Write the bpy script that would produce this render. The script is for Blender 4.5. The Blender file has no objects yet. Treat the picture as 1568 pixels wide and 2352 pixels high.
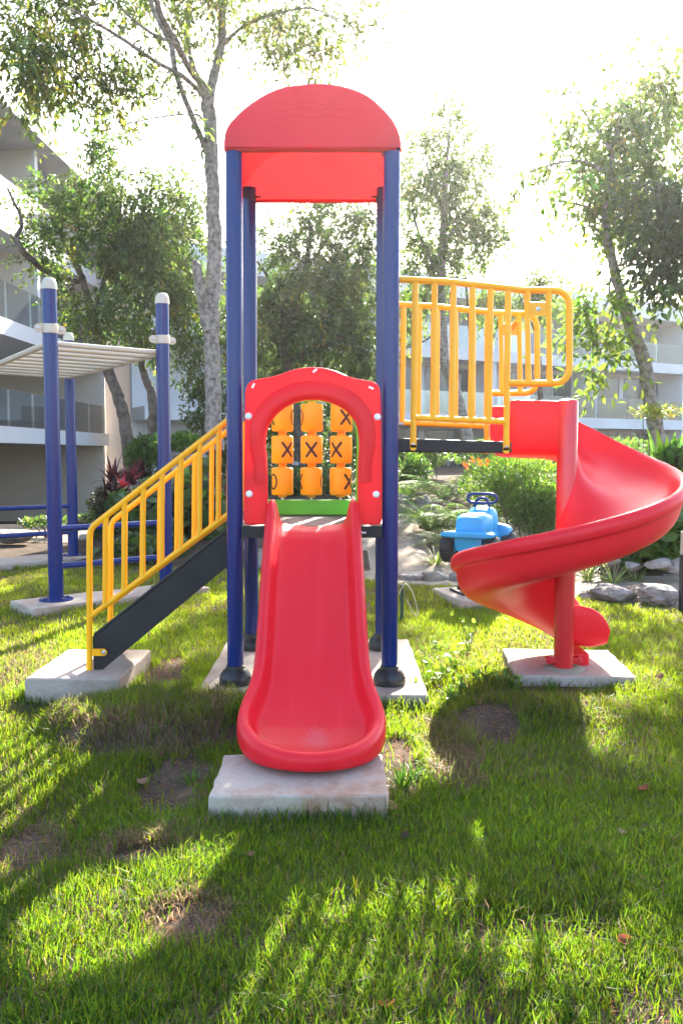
import bpy, bmesh, math, random
import numpy as np
from mathutils import Vector, Matrix
R = math.radians
PI = math.pi
S = bpy.context.scene
COL = S.collection

# ------------------------------------------------------------------ camera, sky, sun, exposure
EYE, PITCH, FOC = 1.70, R(3.93), 1950.0          # focal length in pixels of a 1568 x 2352 picture
cam_d = bpy.data.cameras.new('camera')
cam_d.sensor_fit = 'VERTICAL'; cam_d.sensor_height = 36.0; cam_d.lens = 36.0 * FOC / 2352.0
cam_d.clip_start = 0.05; cam_d.clip_end = 2000
cam = bpy.data.objects.new('camera', cam_d); COL.objects.link(cam)
cam.location = (0, 0, EYE); cam.rotation_euler = (R(90) - PITCH, 0, 0)
S.camera = cam
SUN_EL, SUN_AZ = R(31), R(12.3)                     # azimuth measured from straight ahead (+Y) to the right
wd = bpy.data.worlds.new('World'); S.world = wd; wd.use_nodes = True
nt = wd.node_tree
for n in list(nt.nodes): nt.nodes.remove(n)
sky = nt.nodes.new('ShaderNodeTexSky'); sky.sky_type = 'NISHITA'; sky.sun_disc = False
sky.sun_elevation = SUN_EL; sky.sun_rotation = SUN_AZ; sky.altitude = 0
sky.air_density = 0.9; sky.dust_density = 2.2; sky.ozone_density = 1.0
bg = nt.nodes.new('ShaderNodeBackground'); bg.inputs['Strength'].default_value = 0.13
wo = nt.nodes.new('ShaderNodeOutputWorld')
nt.links.new(sky.outputs[0], bg.inputs[0]); nt.links.new(bg.outputs[0], wo.inputs[0])
sun_d = bpy.data.lights.new('sun', 'SUN'); sun_d.energy = 5.0; sun_d.angle = R(0.6); sun_d.color = (1.0, 0.93, 0.80)
sun = bpy.data.objects.new('sun', sun_d); COL.objects.link(sun)
SUN_DIR = Vector((math.sin(SUN_AZ) * math.cos(SUN_EL), math.cos(SUN_AZ) * math.cos(SUN_EL), math.sin(SUN_EL)))
sun.rotation_euler = (-SUN_DIR).to_track_quat('-Z', 'Y').to_euler()
sun.location = SUN_DIR * 60
vs = S.view_settings
vs.view_transform = 'Standard'; vs.look = 'None'; vs.gamma = 1; vs.use_curve_mapping = False; vs.exposure = 2.6
S.cycles.max_bounces = 10; S.cycles.diffuse_bounces = 5; S.cycles.glossy_bounces = 4
S.cycles.transmission_bounces = 6; S.cycles.transparent_max_bounces = 12
S.cycles.sample_clamp_indirect = 6; S.cycles.use_denoising = True
S.cycles.caustics_reflective = False; S.cycles.caustics_refractive = False

# ------------------------------------------------------------------ survey helpers (photo sightings turned into places)
CP, SP = math.cos(PITCH), math.sin(PITCH)
def ray(x, y):
    v = (1176 - y) / FOC
    return Vector(((x - 784) / FOC, CP + v * SP, -SP + v * CP))
def W(x, y, Y):                                   # sighting at known distance Y
    d = ray(x, y); t = Y / d.y
    return Vector((d.x * t, Y, EYE + d.z * t))
def G(x, y, z=0.0):                               # sighting that lands on level z
    d = ray(x, y); t = (z - EYE) / d.z
    return Vector((d.x * t, d.y * t, z))
def sm(a, b, x):
    t = np.clip((np.asarray(x, float) - a) / (b - a), 0, 1)
    return t * t * (3 - 2 * t)
def lerp(a, b, t): return a + (b - a) * t

def vnoise(p, scale, seed=0):                     # smooth value noise 0..1, p is (n,2) or (n,3)
    p = np.asarray(p, float) / scale
    if p.shape[1] == 2: p = np.column_stack([p, np.zeros(len(p))])
    i = np.floor(p).astype(np.int64); f = p - i; f = f * f * (3 - 2 * f)
    def h(a, b, c):
        n = (a * 374761393 + b * 668265263 + c * 1274126177 + seed * 974711) & 0x7fffffff
        n = ((n ^ (n >> 13)) * 1103515245) & 0x7fffffff
        n = ((n ^ (n >> 15)) * 12345677) & 0x7fffffff
        return ((n ^ (n >> 16)) & 0xffff) / 65535.0
    r = 0
    for dx in (0, 1):
        for dy in (0, 1):
            for dz in (0, 1):
                w = (f[:, 0] if dx else 1 - f[:, 0]) * (f[:, 1] if dy else 1 - f[:, 1]) * (f[:, 2] if dz else 1 - f[:, 2])
                r = r + w * h(i[:, 0] + dx, i[:, 1] + dy, i[:, 2] + dz)
    return r

# ------------------------------------------------------------------ materials
def nodes(name):
    m = bpy.data.materials.new(name); m.use_nodes = True
    t = m.node_tree
    for n in list(t.nodes): t.nodes.remove(n)
    return m, t, t.nodes.new('ShaderNodeOutputMaterial')
def N(t, kind, **kw):
    n = t.nodes.new(kind)
    for k, v in kw.items():
        if k in n.inputs: n.inputs[k].default_value = v
        else: setattr(n, k, v)
    return n
def noise(t, scale, detail=4, rough=0.55, coord='Object'):
    tc = N(t, 'ShaderNodeTexCoord')
    n = N(t, 'ShaderNodeTexNoise'); n.inputs['Scale'].default_value = scale
    n.inputs['Detail'].default_value = detail; n.inputs['Roughness'].default_value = rough
    t.links.new(tc.outputs[coord], n.inputs['Vector'])
    return n
def ramp(t, fac, stops):
    r = N(t, 'ShaderNodeValToRGB'); e = r.color_ramp.elements
    while len(e) < len(stops): e.new(0.5)
    for k, (p, c) in enumerate(stops): e[k].position = p; e[k].color = (*c, 1)
    t.links.new(fac, r.inputs[0]); return r
def bump(t, h, strength, dist=0.01):
    b = N(t, 'ShaderNodeBump'); b.inputs['Strength'].default_value = strength; b.inputs['Distance'].default_value = dist
    t.links.new(h, b.inputs['Height']); return b
def surf(name, c0, c1, scale=3, rough=0.5, metal=0.0, bstr=0.1, bscale=60, bdist=0.004, coat=0.0, transl=0.0, rv=0.12, lo=.35, hi=.65, spec=.5, tcol=None):
    m, t, o = nodes(name)
    p = N(t, 'ShaderNodeBsdfPrincipled')
    p.inputs['Metallic'].default_value = metal; p.inputs['Specular IOR Level'].default_value = spec
    p.inputs['Coat Weight'].default_value = coat; p.inputs['Coat Roughness'].default_value = 0.12
    n = noise(t, scale, 6)
    r = ramp(t, n.outputs['Fac'], [(lo, c0), (hi, c1)])
    t.links.new(r.outputs[0], p.inputs['Base Color'])
    mr = N(t, 'ShaderNodeMapRange'); mr.inputs['To Min'].default_value = max(.02, rough - rv); mr.inputs['To Max'].default_value = min(1, rough + rv)
    n3 = noise(t, scale * 3.3, 5)
    t.links.new(n3.outputs['Fac'], mr.inputs['Value']); t.links.new(mr.outputs[0], p.inputs['Roughness'])
    if bstr:
        n2 = noise(t, bscale, 3)
        b = bump(t, n2.outputs['Fac'], bstr, bdist); t.links.new(b.outputs[0], p.inputs['Normal'])
    if transl:
        tr = N(t, 'ShaderNodeBsdfTranslucent')
        tr.inputs['Color'].default_value = (*(tcol or c1), 1)
        mx = N(t, 'ShaderNodeMixShader'); mx.inputs[0].default_value = transl
        t.links.new(p.outputs[0], mx.inputs[1]); t.links.new(tr.outputs[0], mx.inputs[2]); t.links.new(mx.outputs[0], o.inputs[0])
    else:
        t.links.new(p.outputs[0], o.inputs[0])
    return m
def leafmat(name, transl=0.45, rough=0.45, tint=(1.25, 1.25, 0.55), spec=.4, through=None):
    m, t, o = nodes(name)
    a = N(t, 'ShaderNodeAttribute'); a.attribute_name = 'col'
    p = N(t, 'ShaderNodeBsdfPrincipled'); p.inputs['Roughness'].default_value = rough; p.inputs['Specular IOR Level'].default_value = spec
    t.links.new(a.outputs['Color'], p.inputs['Base Color'])
    mu = N(t, 'ShaderNodeMix', data_type='RGBA', blend_type='MULTIPLY'); mu.inputs[0].default_value = 1
    t.links.new(a.outputs['Color'], mu.inputs[6]); mu.inputs[7].default_value = (*[c * 1.6 for c in tint], 1)
    tr = N(t, 'ShaderNodeBsdfTranslucent')
    if through: a2 = N(t, 'ShaderNodeAttribute'); a2.attribute_name = through; t.links.new(a2.outputs['Color'], tr.inputs['Color'])
    else: t.links.new(mu.outputs[2], tr.inputs['Color'])
    mx = N(t, 'ShaderNodeMixShader'); mx.inputs[0].default_value = transl
    t.links.new(p.outputs[0], mx.inputs[1]); t.links.new(tr.outputs[0], mx.inputs[2]); t.links.new(mx.outputs[0], o.inputs[0])
    return m
def concrete(name, c0, c1, stain, amount=.5):
    m, t, o = nodes(name)
    p = N(t, 'ShaderNodeBsdfPrincipled'); p.inputs['Roughness'].default_value = .85; p.inputs['Specular IOR Level'].default_value = .25
    n = noise(t, 5, 8, .65); r = ramp(t, n.outputs['Fac'], [(.35, c0), (.65, c1)])
    n2 = noise(t, 2.6, 5, .7); r2 = ramp(t, n2.outputs['Fac'], [(.44, (0, 0, 0)), (.66, (amount,) * 3)])
    mx = N(t, 'ShaderNodeMix', data_type='RGBA'); t.links.new(r2.outputs[0], mx.inputs[0])
    t.links.new(r.outputs[0], mx.inputs[6]); mx.inputs[7].default_value = (*stain, 1)
    n4 = noise(t, 90, 3); r4 = ramp(t, n4.outputs['Fac'], [(.3, (.82, .8, .78)), (.55, (1, 1, 1))])
    m2 = N(t, 'ShaderNodeMix', data_type='RGBA', blend_type='MULTIPLY'); m2.inputs[0].default_value = .7
    t.links.new(mx.outputs[2], m2.inputs[6]); t.links.new(r4.outputs[0], m2.inputs[7])
    t.links.new(m2.outputs[2], p.inputs['Base Color'])
    n3 = noise(t, 45, 6, .7); b = bump(t, n3.outputs['Fac'], .35, .008); t.links.new(b.outputs[0], p.inputs['Normal'])
    t.links.new(p.outputs[0], o.inputs[0]); return m
def glassmat(name, tint, gloss=.25):
    m, t, o = nodes(name)
    tr = N(t, 'ShaderNodeBsdfTransparent'); tr.inputs[0].default_value = (*tint, 1)
    gl = N(t, 'ShaderNodeBsdfGlossy'); gl.inputs['Roughness'].default_value = .03; gl.inputs[0].default_value = (.85, .9, .9, 1)
    fr = N(t, 'ShaderNodeFresnel'); fr.inputs[0].default_value = 1.5
    ad = N(t, 'ShaderNodeMath', operation='ADD'); ad.inputs[1].default_value = gloss; ad.use_clamp = True
    t.links.new(fr.outputs[0], ad.inputs[0])
    mx = N(t, 'ShaderNodeMixShader'); t.links.new(ad.outputs[0], mx.inputs[0])
    du = N(t, 'ShaderNodeBsdfDiffuse'); du.inputs[0].default_value = (.75, .8, .8, 1); ds = N(t, 'ShaderNodeMixShader'); ds.inputs[0].default_value = .09      # pale diffuse film, mixed in to brighten the dark glass
    t.links.new(tr.outputs[0], ds.inputs[1]); t.links.new(du.outputs[0], ds.inputs[2])
    t.links.new(ds.outputs[0], mx.inputs[1]); t.links.new(gl.outputs[0], mx.inputs[2]); t.links.new(mx.outputs[0], o.inputs[0]); return m

M = {}
M['red'] = surf('red_plastic', (.76, .010, .022), (.82, .014, .028), 2.5, .36, bstr=.06, bscale=160, transl=.10, tcol=(.9, .04, .05), spec=.28)
M['panel'] = surf('panel_red_plastic', (.80, .022, .032), (.84, .028, .038), 2.5, .4, bstr=.06, bscale=160, transl=.3, tcol=(.85, .045, .05), spec=.28)
M['roof'] = surf('red_roof_plastic', (.86, .05, .065), (.9, .065, .08), 2.5, .42, bstr=.06, bscale=160, transl=.32, tcol=(.66, .018, .024), spec=.25)
M['redpole'] = surf('red_painted_steel', (.58, .010, .018), (.58, .010, .018), 3, .3, bstr=0, rv=0, coat=.2)
M['blue'] = surf('blue_painted_steel', (.006, .023, .14), (.006, .023, .14), 3, .22, bstr=0, rv=0, coat=.08, spec=.32)
M['yellow'] = surf('yellow_painted_steel', (.93, .405, .005), (.97, .455, .006), 4, .38, bstr=.03, coat=.0, spec=.35)
M['orange'] = surf('orange_plastic', (.93, .44, .010), (.97, .49, .012), 4, .4, bstr=.03, transl=.1, tcol=(.95, .5, .02), spec=.35)
M['green'] = surf('green_plastic', (.10, .42, .03), (.13, .5, .04), 4, .4, bstr=.03, transl=.2, tcol=(.2, .8, .05))
M['ink'] = surf('dark_brown_paint', (.035, .018, .012), (.05, .025, .018), 9, .6, bstr=0)
M['black'] = surf('black_rubber_coat', (.014, .014, .015), (.022, .022, .023), 5, .42, bstr=.05, bscale=90)
M['charcoal'] = surf('charcoal_coated_steel', (.013, .0125, .012), (.022, .021, .020), 3, .55, spec=.35, bstr=.08, bscale=200)
M['deck'] = surf('worn_metal_deck', (.08, .075, .07), (.17, .155, .145), 8, .5, bstr=.1)
M['white'] = surf('white_plastic', (.8, .8, .78), (.86, .86, .84), 5, .4, bstr=0)
M['cream'] = surf('cream_painted_steel', (.52, .46, .34), (.57, .51, .385), 4, .35, bstr=.02, coat=.3)
M['steel'] = surf('bolt_steel', (.45, .45, .46), (.6, .6, .6), 20, .3, metal=.5, bstr=0)
M['cyan'] = surf('light_blue_plastic', (.03, .36, .72), (.04, .42, .80), 4, .35, bstr=.03, transl=.1)
M['tyre'] = surf('black_rubber', (.012, .012, .014), (.02, .02, .022), 6, .6, bstr=.1)
M['concrete'] = concrete('concrete', (.40, .33, .265), (.50, .425, .35), (.26, .17, .115), .65)
M['stained'] = concrete('stained_concrete', (.40, .33, .265), (.50, .425, .35), (.30, .15, .085), .9)
M['bark'] = surf('grey_bark', (.10, .082, .068), (.33, .29, .25), 13, .9, bstr=.8, bscale=30, bdist=.03, lo=.32, hi=.6, spec=.15)
M['darkbark'] = surf('dark_bark', (.06, .048, .04), (.15, .12, .10), 7, .9, bstr=.7, bscale=22, bdist=.03, spec=.15)
M['leaf'] = leafmat('leaf', .5, tint=(1.5, 1.5, .7))
M['gloss_leaf'] = leafmat('glossy_leaf', .42, .28, spec=.6)
M['grass'] = leafmat('grass_blade', .58, .5, spec=.25, through='through')
M['stone'] = surf('pale_limestone', (.17, .14, .115), (.38, .335, .29), 5, .95, bstr=1.0, bscale=11, bdist=.06, lo=.3, hi=.68, spec=.2)
M['plaster'] = surf('white_plaster', (.58, .575, .57), (.64, .635, .63), .5, .85, bstr=.05, spec=.2)
M['beige'] = surf('beige_plaster', (.62, .545, .465), (.67, .59, .505), .5, .85, bstr=.05, spec=.2)
M['pink'] = surf('warm_plaster', (.74, .63, .53), (.78, .67, .57), .5, .85, bstr=.05, spec=.2)
M['parapet'] = surf('weathered_white_render', (.40, .40, .39), (.60, .59, .58), .9, .85, bstr=.05, spec=.2)
M['frame'] = surf('grey_aluminium', (.26, .28, .3), (.32, .34, .36), 4, .45, bstr=0)
M['pane'] = surf('dark_glazing', (.025, .035, .042), (.05, .06, .068), .6, .08, bstr=0, spec=.8)
M['curtain'] = surf('curtained_glazing', (.09, .125, .145), (.19, .23, .25), 1.2, .12, bstr=0, spec=.7)
M['glass'] = glassmat('balcony_glass', (.93, .965, .96), .04)
M['deadleaf'] = leafmat('dead_leaf', .35, .6, (1.3, .9, .5))

def slidemat():                                                # moulded red with a rubbed track and a starburst scuff in the bowl
    m, t, o = nodes('worn_red_plastic')
    p = N(t, 'ShaderNodeBsdfPrincipled'); p.inputs['Specular IOR Level'].default_value = .28
    tc = N(t, 'ShaderNodeTexCoord'); mp = N(t, 'ShaderNodeMapping'); mp.inputs['Scale'].default_value = (13, 1.1, 1.1)
    t.links.new(tc.outputs['Object'], mp.inputs['Vector'])
    n = N(t, 'ShaderNodeTexNoise'); n.inputs['Scale'].default_value = 1.0; n.inputs['Detail'].default_value = 7; t.links.new(mp.outputs[0], n.inputs['Vector'])
    r = ramp(t, n.outputs['Fac'], [(.3, (.74, .010, .022)), (.6, (.79, .014, .027)), (.78, (.80, .028, .042))])
    sb = N(t, 'ShaderNodeVectorMath', operation='SUBTRACT'); sb.inputs[1].default_value = (-.135, 4.40, .17); t.links.new(tc.outputs['Object'], sb.inputs[0])
    fl = N(t, 'ShaderNodeVectorMath', operation='MULTIPLY'); fl.inputs[1].default_value = (1, .8, 0); t.links.new(sb.outputs[0], fl.inputs[0])
    ln = N(t, 'ShaderNodeVectorMath', operation='LENGTH'); t.links.new(fl.outputs[0], ln.inputs[0])
    no = N(t, 'ShaderNodeVectorMath', operation='NORMALIZE'); t.links.new(fl.outputs[0], no.inputs[0])
    n2 = N(t, 'ShaderNodeTexNoise'); n2.inputs['Scale'].default_value = 7; n2.inputs['Detail'].default_value = 3; t.links.new(no.outputs[0], n2.inputs['Vector'])
    ml = N(t, 'ShaderNodeMath', operation='MULTIPLY_ADD'); t.links.new(n2.outputs['Fac'], ml.inputs[0]); ml.inputs[1].default_value = .20; ml.inputs[2].default_value = -.022
    df = N(t, 'ShaderNodeMath', operation='SUBTRACT'); t.links.new(ml.outputs[0], df.inputs[0]); t.links.new(ln.outputs['Value'], df.inputs[1])
    n3 = noise(t, 120, 3); mr = N(t, 'ShaderNodeMapRange'); mr.inputs['From Max'].default_value = .03; mr.inputs['To Max'].default_value = .42; t.links.new(df.outputs[0], mr.inputs['Value'])
    mm = N(t, 'ShaderNodeMath', operation='MULTIPLY'); t.links.new(mr.outputs[0], mm.inputs[0]); t.links.new(n3.outputs['Fac'], mm.inputs[1])
    mx = N(t, 'ShaderNodeMix', data_type='RGBA'); t.links.new(mm.outputs[0], mx.inputs[0]); t.links.new(r.outputs[0], mx.inputs[6]); mx.inputs[7].default_value = (.62, .22, .24, 1)
    t.links.new(mx.outputs[2], p.inputs['Base Color'])
    n4 = noise(t, 6, 6); mr2 = N(t, 'ShaderNodeMapRange'); mr2.inputs['To Min'].default_value = .24; mr2.inputs['To Max'].default_value = .52; t.links.new(n4.outputs['Fac'], mr2.inputs['Value']); t.links.new(mr2.outputs[0], p.inputs['Roughness'])
    tr = N(t, 'ShaderNodeBsdfTranslucent'); tr.inputs[0].default_value = (.9, .04, .05, 1)
    ms = N(t, 'ShaderNodeMixShader'); ms.inputs[0].default_value = .1; t.links.new(p.outputs[0], ms.inputs[1]); t.links.new(tr.outputs[0], ms.inputs[2]); t.links.new(ms.outputs[0], o.inputs[0]); return m
M['slide'] = slidemat()
# ------------------------------------------------------------------ mesh builder
class MB:
    def __init__(s): s.v = []; s.f = []; s.mi = []; s.sm = []
    def add(s, vs, fs, mi=0, smooth=True):
        b = len(s.v); s.v += [tuple(p) for p in vs]
        for f in fs: s.f.append(tuple(b + i for i in f)); s.mi.append(mi); s.sm.append(smooth)
    def box(s, c, size, rz=0.0, mi=0, ry=0.0):
        hx, hy, hz = (q / 2 for q in size)
        m = Matrix.Translation(Vector(c)) @ Matrix.Rotation(rz, 4, 'Z') @ Matrix.Rotation(ry, 4, 'Y')
        vs = [m @ Vector((x, y, z)) for z in (-hz, hz) for x, y in ((-hx, -hy), (hx, -hy), (hx, hy), (-hx, hy))]
        s.add(vs, [(3, 2, 1, 0), (4, 5, 6, 7), (0, 1, 5, 4), (1, 2, 6, 5), (2, 3, 7, 6), (3, 0, 4, 7)], mi, False)
    def tube(s, pts, rad, n=10, mi=0, cap=True, closed=False):
        pts = [Vector(p) for p in pts]; k = len(pts)
        rad = [rad] * k if not hasattr(rad, '__len__') else list(rad)
        T = []
        for i in range(k):
            a = pts[i - 1] if (i or closed) else pts[0]; b = pts[(i + 1) % k] if (i < k - 1 or closed) else pts[-1]
            T.append((b - a).normalized() if (b - a).length > 1e-9 else Vector((0, 0, 1)))
        u = T[0].orthogonal().normalized(); vs = []
        for i in range(k):
            u = (u - T[i] * u.dot(T[i])); u = u.normalized() if u.length > 1e-6 else T[i].orthogonal().normalized()
            w = T[i].cross(u)
            for j in range(n):
                a = 2 * PI * j / n
                vs.append(pts[i] + (u * math.cos(a) + w * math.sin(a)) * rad[i])
        fs = []
        for i in range(k if closed else k - 1):
            for j in range(n):
                a = i * n + j; b = i * n + (j + 1) % n; c = ((i + 1) % k) * n
                fs.append((a, b, c + (j + 1) % n, c + j))
        if cap and not closed:
            fs.append(tuple(reversed(range(n)))); fs.append(tuple((k - 1) * n + j for j in range(n)))
        s.add(vs, fs, mi)
    def lathe(s, c, prof, n=24, mi=0, axis=None):           # prof = [(r, h)], about +Z or a given axis
        c = Vector(c); q = Matrix.Identity(3) if axis is None else Vector(axis).to_track_quat('Z', 'Y').to_matrix()
        vs = []
        for r, h in prof:
            for j in range(n):
                a = 2 * PI * j / n; vs.append(c + q @ Vector((r * math.cos(a), r * math.sin(a), h)))
        fs = [(i * n + j, i * n + (j + 1) % n, (i + 1) * n + (j + 1) % n, (i + 1) * n + j) for i in range(len(prof) - 1) for j in range(n)]
        fs.append(tuple(reversed(range(n)))); fs.append(tuple((len(prof) - 1) * n + j for j in range(n)))
        s.add(vs, fs, mi)
    def grid(s, P, mi=0, cu=False, cv=False, smooth=True):   # P[i][j] points
        a, b = len(P), len(P[0]); vs = [p for r in P for p in r]; fs = []
        for i in range(a if cu else a - 1):
            for j in range(b if cv else b - 1):
                fs.append((i * b + j, i * b + (j + 1) % b, ((i + 1) % a) * b + (j + 1) % b, ((i + 1) % a) * b + j))
        s.add(vs, fs, mi, smooth)
    def band(s, A, B, thick, mi=0, smooth=False):            # plate between two open curves, thickness along +Y
        o = Vector((0, thick, 0)); n = len(A); A = [Vector(p) for p in A]; B = [Vector(p) for p in B]
        vs = A + B + [p + o for p in A] + [p + o for p in B]; fs = []
        for i in range(n - 1):
            fs += [(i, i + 1, n + i + 1, n + i), (3 * n + i, 3 * n + i + 1, 2 * n + i + 1, 2 * n + i),
                   (2 * n + i, 2 * n + i + 1, i + 1, i), (n + i, n + i + 1, 3 * n + i + 1, 3 * n + i)]
        for i in (0, n - 1): fs.append((i, n + i, 3 * n + i, 2 * n + i) if i == 0 else (n + i, i, 2 * n + i, 3 * n + i))
        s.add(vs, fs, mi, smooth)
    def build(s, name, mats, parent=None, bevel=0.0, seg=2, solid=0.0, auto=35, weld=False):
        me = bpy.data.meshes.new(name); me.from_pydata(s.v, [], s.f)
        for m in (mats if isinstance(mats, (list, tuple)) else [mats]): me.materials.append(m)
        me.polygons.foreach_set('material_index', s.mi); me.polygons.foreach_set('use_smooth', s.sm)
        bm = bmesh.new(); bm.from_mesh(me)
        if weld: bmesh.ops.remove_doubles(bm, verts=bm.verts, dist=1e-5)
        bmesh.ops.recalc_face_normals(bm, faces=bm.faces)
        for e in bm.edges:
            if len(e.link_faces) == 2 and e.calc_face_angle(0) > R(auto): e.smooth = False
        bm.to_mesh(me); bm.free()
        o = link(name, me, parent)
        if solid:
            md = o.modifiers.new('solidify', 'SOLIDIFY'); md.thickness = solid; md.offset = 0
        if bevel:
            md = o.modifiers.new('bevel', 'BEVEL'); md.width = bevel; md.segments = seg; md.limit_method = 'ANGLE'; md.angle_limit = R(40)
            md.harden_normals = False
        return o
def link(name, me, parent=None):
    o = bpy.data.objects.new(name, me); COL.objects.link(o)
    if parent is not None:
        o.parent = parent
        if parent.parent is None: o.matrix_parent_inverse = Matrix.Translation(-Vector(parent.location))
    return o
def tag(o, label, cat, group=None, kind=None):
    if label: o['label'] = label
    if cat: o['category'] = cat
    if group: o['group'] = group
    if kind: o['kind'] = kind
    return o
def thing(name, label, cat, loc, group=None):
    o = bpy.data.objects.new(name, None); COL.objects.link(o); o.location = loc; o.empty_display_size = .2
    return tag(o, label, cat, group)
def copy_tree(o, parent=None):
    c = o.copy(); COL.objects.link(c)
    if parent is not None: c.parent = parent
    for ch in list(o.children): copy_tree(ch, c)
    return c
def smoothpts(pts, per=6, closed=False):                   # Catmull-Rom
    pts = [Vector(p) for p in pts]; n = len(pts); out = []
    for i in range(n if closed else n - 1):
        if closed: a, b, c, d = pts[i - 1], pts[i], pts[(i + 1) % n], pts[(i + 2) % n]
        else: a, b, c, d = pts[max(i - 1, 0)], pts[i], pts[i + 1], pts[min(i + 2, n - 1)]
        for k in range(per):
            t = k / per
            out.append(.5 * ((2 * b) + (c - a) * t + (2 * a - 5 * b + 4 * c - d) * t * t + (3 * b - a - 3 * c + d) * t ** 3))
    if not closed: out.append(pts[-1])
    return out
def resample(pts, n):
    pts = [Vector(p) for p in pts]; L = [0]
    for a, b in zip(pts, pts[1:]): L.append(L[-1] + (b - a).length)
    out = []; j = 0
    for k in range(n):
        t = L[-1] * k / (n - 1)
        while j < len(L) - 2 and L[j + 1] < t: j += 1
        d = L[j + 1] - L[j]; out.append(pts[j].lerp(pts[j + 1], (t - L[j]) / d if d else 0))
    return out
def numesh(name, V, loops, counts, mat, parent=None, col=None, smooth=False, through=None):
    me = bpy.data.meshes.new(name)
    V = np.asarray(V, np.float32); loops = np.asarray(loops, np.int32).ravel(); counts = np.asarray(counts, np.int32)
    me.vertices.add(len(V)); me.vertices.foreach_set('co', V.ravel())
    me.loops.add(len(loops)); me.loops.foreach_set('vertex_index', loops)
    me.polygons.add(len(counts)); st = np.concatenate([[0], np.cumsum(counts)[:-1]]).astype(np.int32)
    me.polygons.foreach_set('loop_start', st)
    try: me.polygons.foreach_set('loop_total', counts)
    except Exception: pass
    me.polygons.foreach_set('use_smooth', np.full(len(counts), smooth))
    if col is not None:
        at = me.attributes.new('col', 'FLOAT_COLOR', 'POINT')
        c4 = np.ones((len(V), 4), np.float32); c4[:, :3] = np.clip(col, 0, 1); at.data.foreach_set('color', c4.ravel())
    if through is not None:
        at = me.attributes.new('through', 'FLOAT_COLOR', 'POINT'); c4 = np.ones((len(V), 4), np.float32); c4[:, :3] = np.clip(through, 0, 1); at.data.foreach_set('color', c4.ravel())
    me.materials.append(mat); me.update(calc_edges=True)
    return link(name, me, parent)
def nrm(a): return a / np.maximum(np.linalg.norm(a, axis=-1, keepdims=True), 1e-9)
def leaves(P, D, U, L, Wd, col, fold=.25, blunt=False):     # leaf blades: base P, direction D, up hint U -> V, loops, counts, colours
    D = nrm(D); Sd = nrm(np.cross(D, U)); Nn = np.cross(Sd, D)
    L = L[:, None]; w = Wd[:, None] * .5
    if blunt:
        ks = [(0, 0, 0), (.3, .85, .1), (.7, 1, .05), (1, .0, -.12), (.7, -1, .05), (.3, -.85, .1)]
    else:
        ks = [(0, 0, 0), (.28, .8, .12), (.62, .8, .08), (1, 0, -.12), (.62, -.8, .08), (.28, -.8, .12)]
    V = np.stack([P + D * L * a + Sd * w * b + Nn * L * (c * fold * 2) for a, b, c in ks], 1)
    n = len(P); base = (np.arange(n) * 6)[:, None]
    lo = base + np.array([0, 1, 2, 3, 0, 3, 4, 5])[None, :]
    C = np.repeat(col, 6, axis=0)
    return V.reshape(-1, 3), lo.ravel(), np.full(n * 2, 4), C
def bezier_tube_pts(a, b, sag, k=5):
    a = Vector(a); b = Vector(b); m = (a + b) / 2 + Vector(sag)
    return [a * (1 - t) ** 2 + m * 2 * t * (1 - t) + b * t * t for t in [i / (k - 1) for i in range(k)]]
# ------------------------------------------------------------------ the lie of the land
EDGE = lambda x: np.interp(x, [-60, -3.2, -1.2, .8, 3.3, 6, 60], [13.6, 12.9, 12.0, 11.0, 9.35, 9.2, 9.2])
MOUND = G(352, 1668)
SLABS = {}                                                   # name -> (cx, cy, lx, ly, rz) footprints kept clear of grass
def ground_z(x, y):
    x = np.asarray(x, float); y = np.asarray(y, float)
    d = np.sqrt(((x - MOUND.x) / .78) ** 2 + ((y - MOUND.y - .03) / .56) ** 2)
    z = .105 * (1 - sm(.72, 1.05, d))
    d2 = np.sqrt(((x - 1.35) / .8) ** 2 + ((y - 5.35) / .45) ** 2); z = z + .06 * (1 - sm(.3, 1.1, d2))
    d3 = np.sqrt(((x + .95) / .28) ** 2 + ((y - 4.25) / .3) ** 2); z = z - .05 * (1 - sm(.2, 1.0, d3))
    d4 = np.sqrt(((x + 2.0) / .62) ** 2 + ((y - 5.55) / .32) ** 2); z = z - .06 * (1 - sm(.3, 1.0, d4))
    p = np.column_stack([x.ravel(), y.ravel()])
    n = (vnoise(p, .9, 3) - .5) * .05 + (vnoise(p, .28, 5) - .5) * .022
    z = z + n.reshape(x.shape) * np.clip((14 - np.abs(y)) / 4, 0, 1)
    up = np.interp(y, [11.3, 18, 26, 60], [0, .72, 1.1, 1.1])
    bank = np.interp(y, [12.6, 16, 19, 60], [0, .75, 1.2, 1.2])
    k = sm(-5.2, -3.4, x); kr = sm(-.6, .6, x)
    z = z - 1.1 * (1 - sm(-6.5, -4.8, x)) * sm(20, 27, y)
    z = z + k * (bank * (1 - kr) + up * kr)
    return z
def gz(x, y): return float(ground_z(np.array([x]), np.array([y]))[0])
xs = np.concatenate([-np.geomspace(150, 8.3, 14), np.arange(-8, 8.01, .1), np.geomspace(8.3, 150, 14)])
ys = np.concatenate([[-8, -5, -3], np.arange(-2, 24.01, .1), np.geomspace(24.6, 200, 14)])
GX, GY = np.meshgrid(xs, ys); GZ = ground_z(GX, GY)
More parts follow.
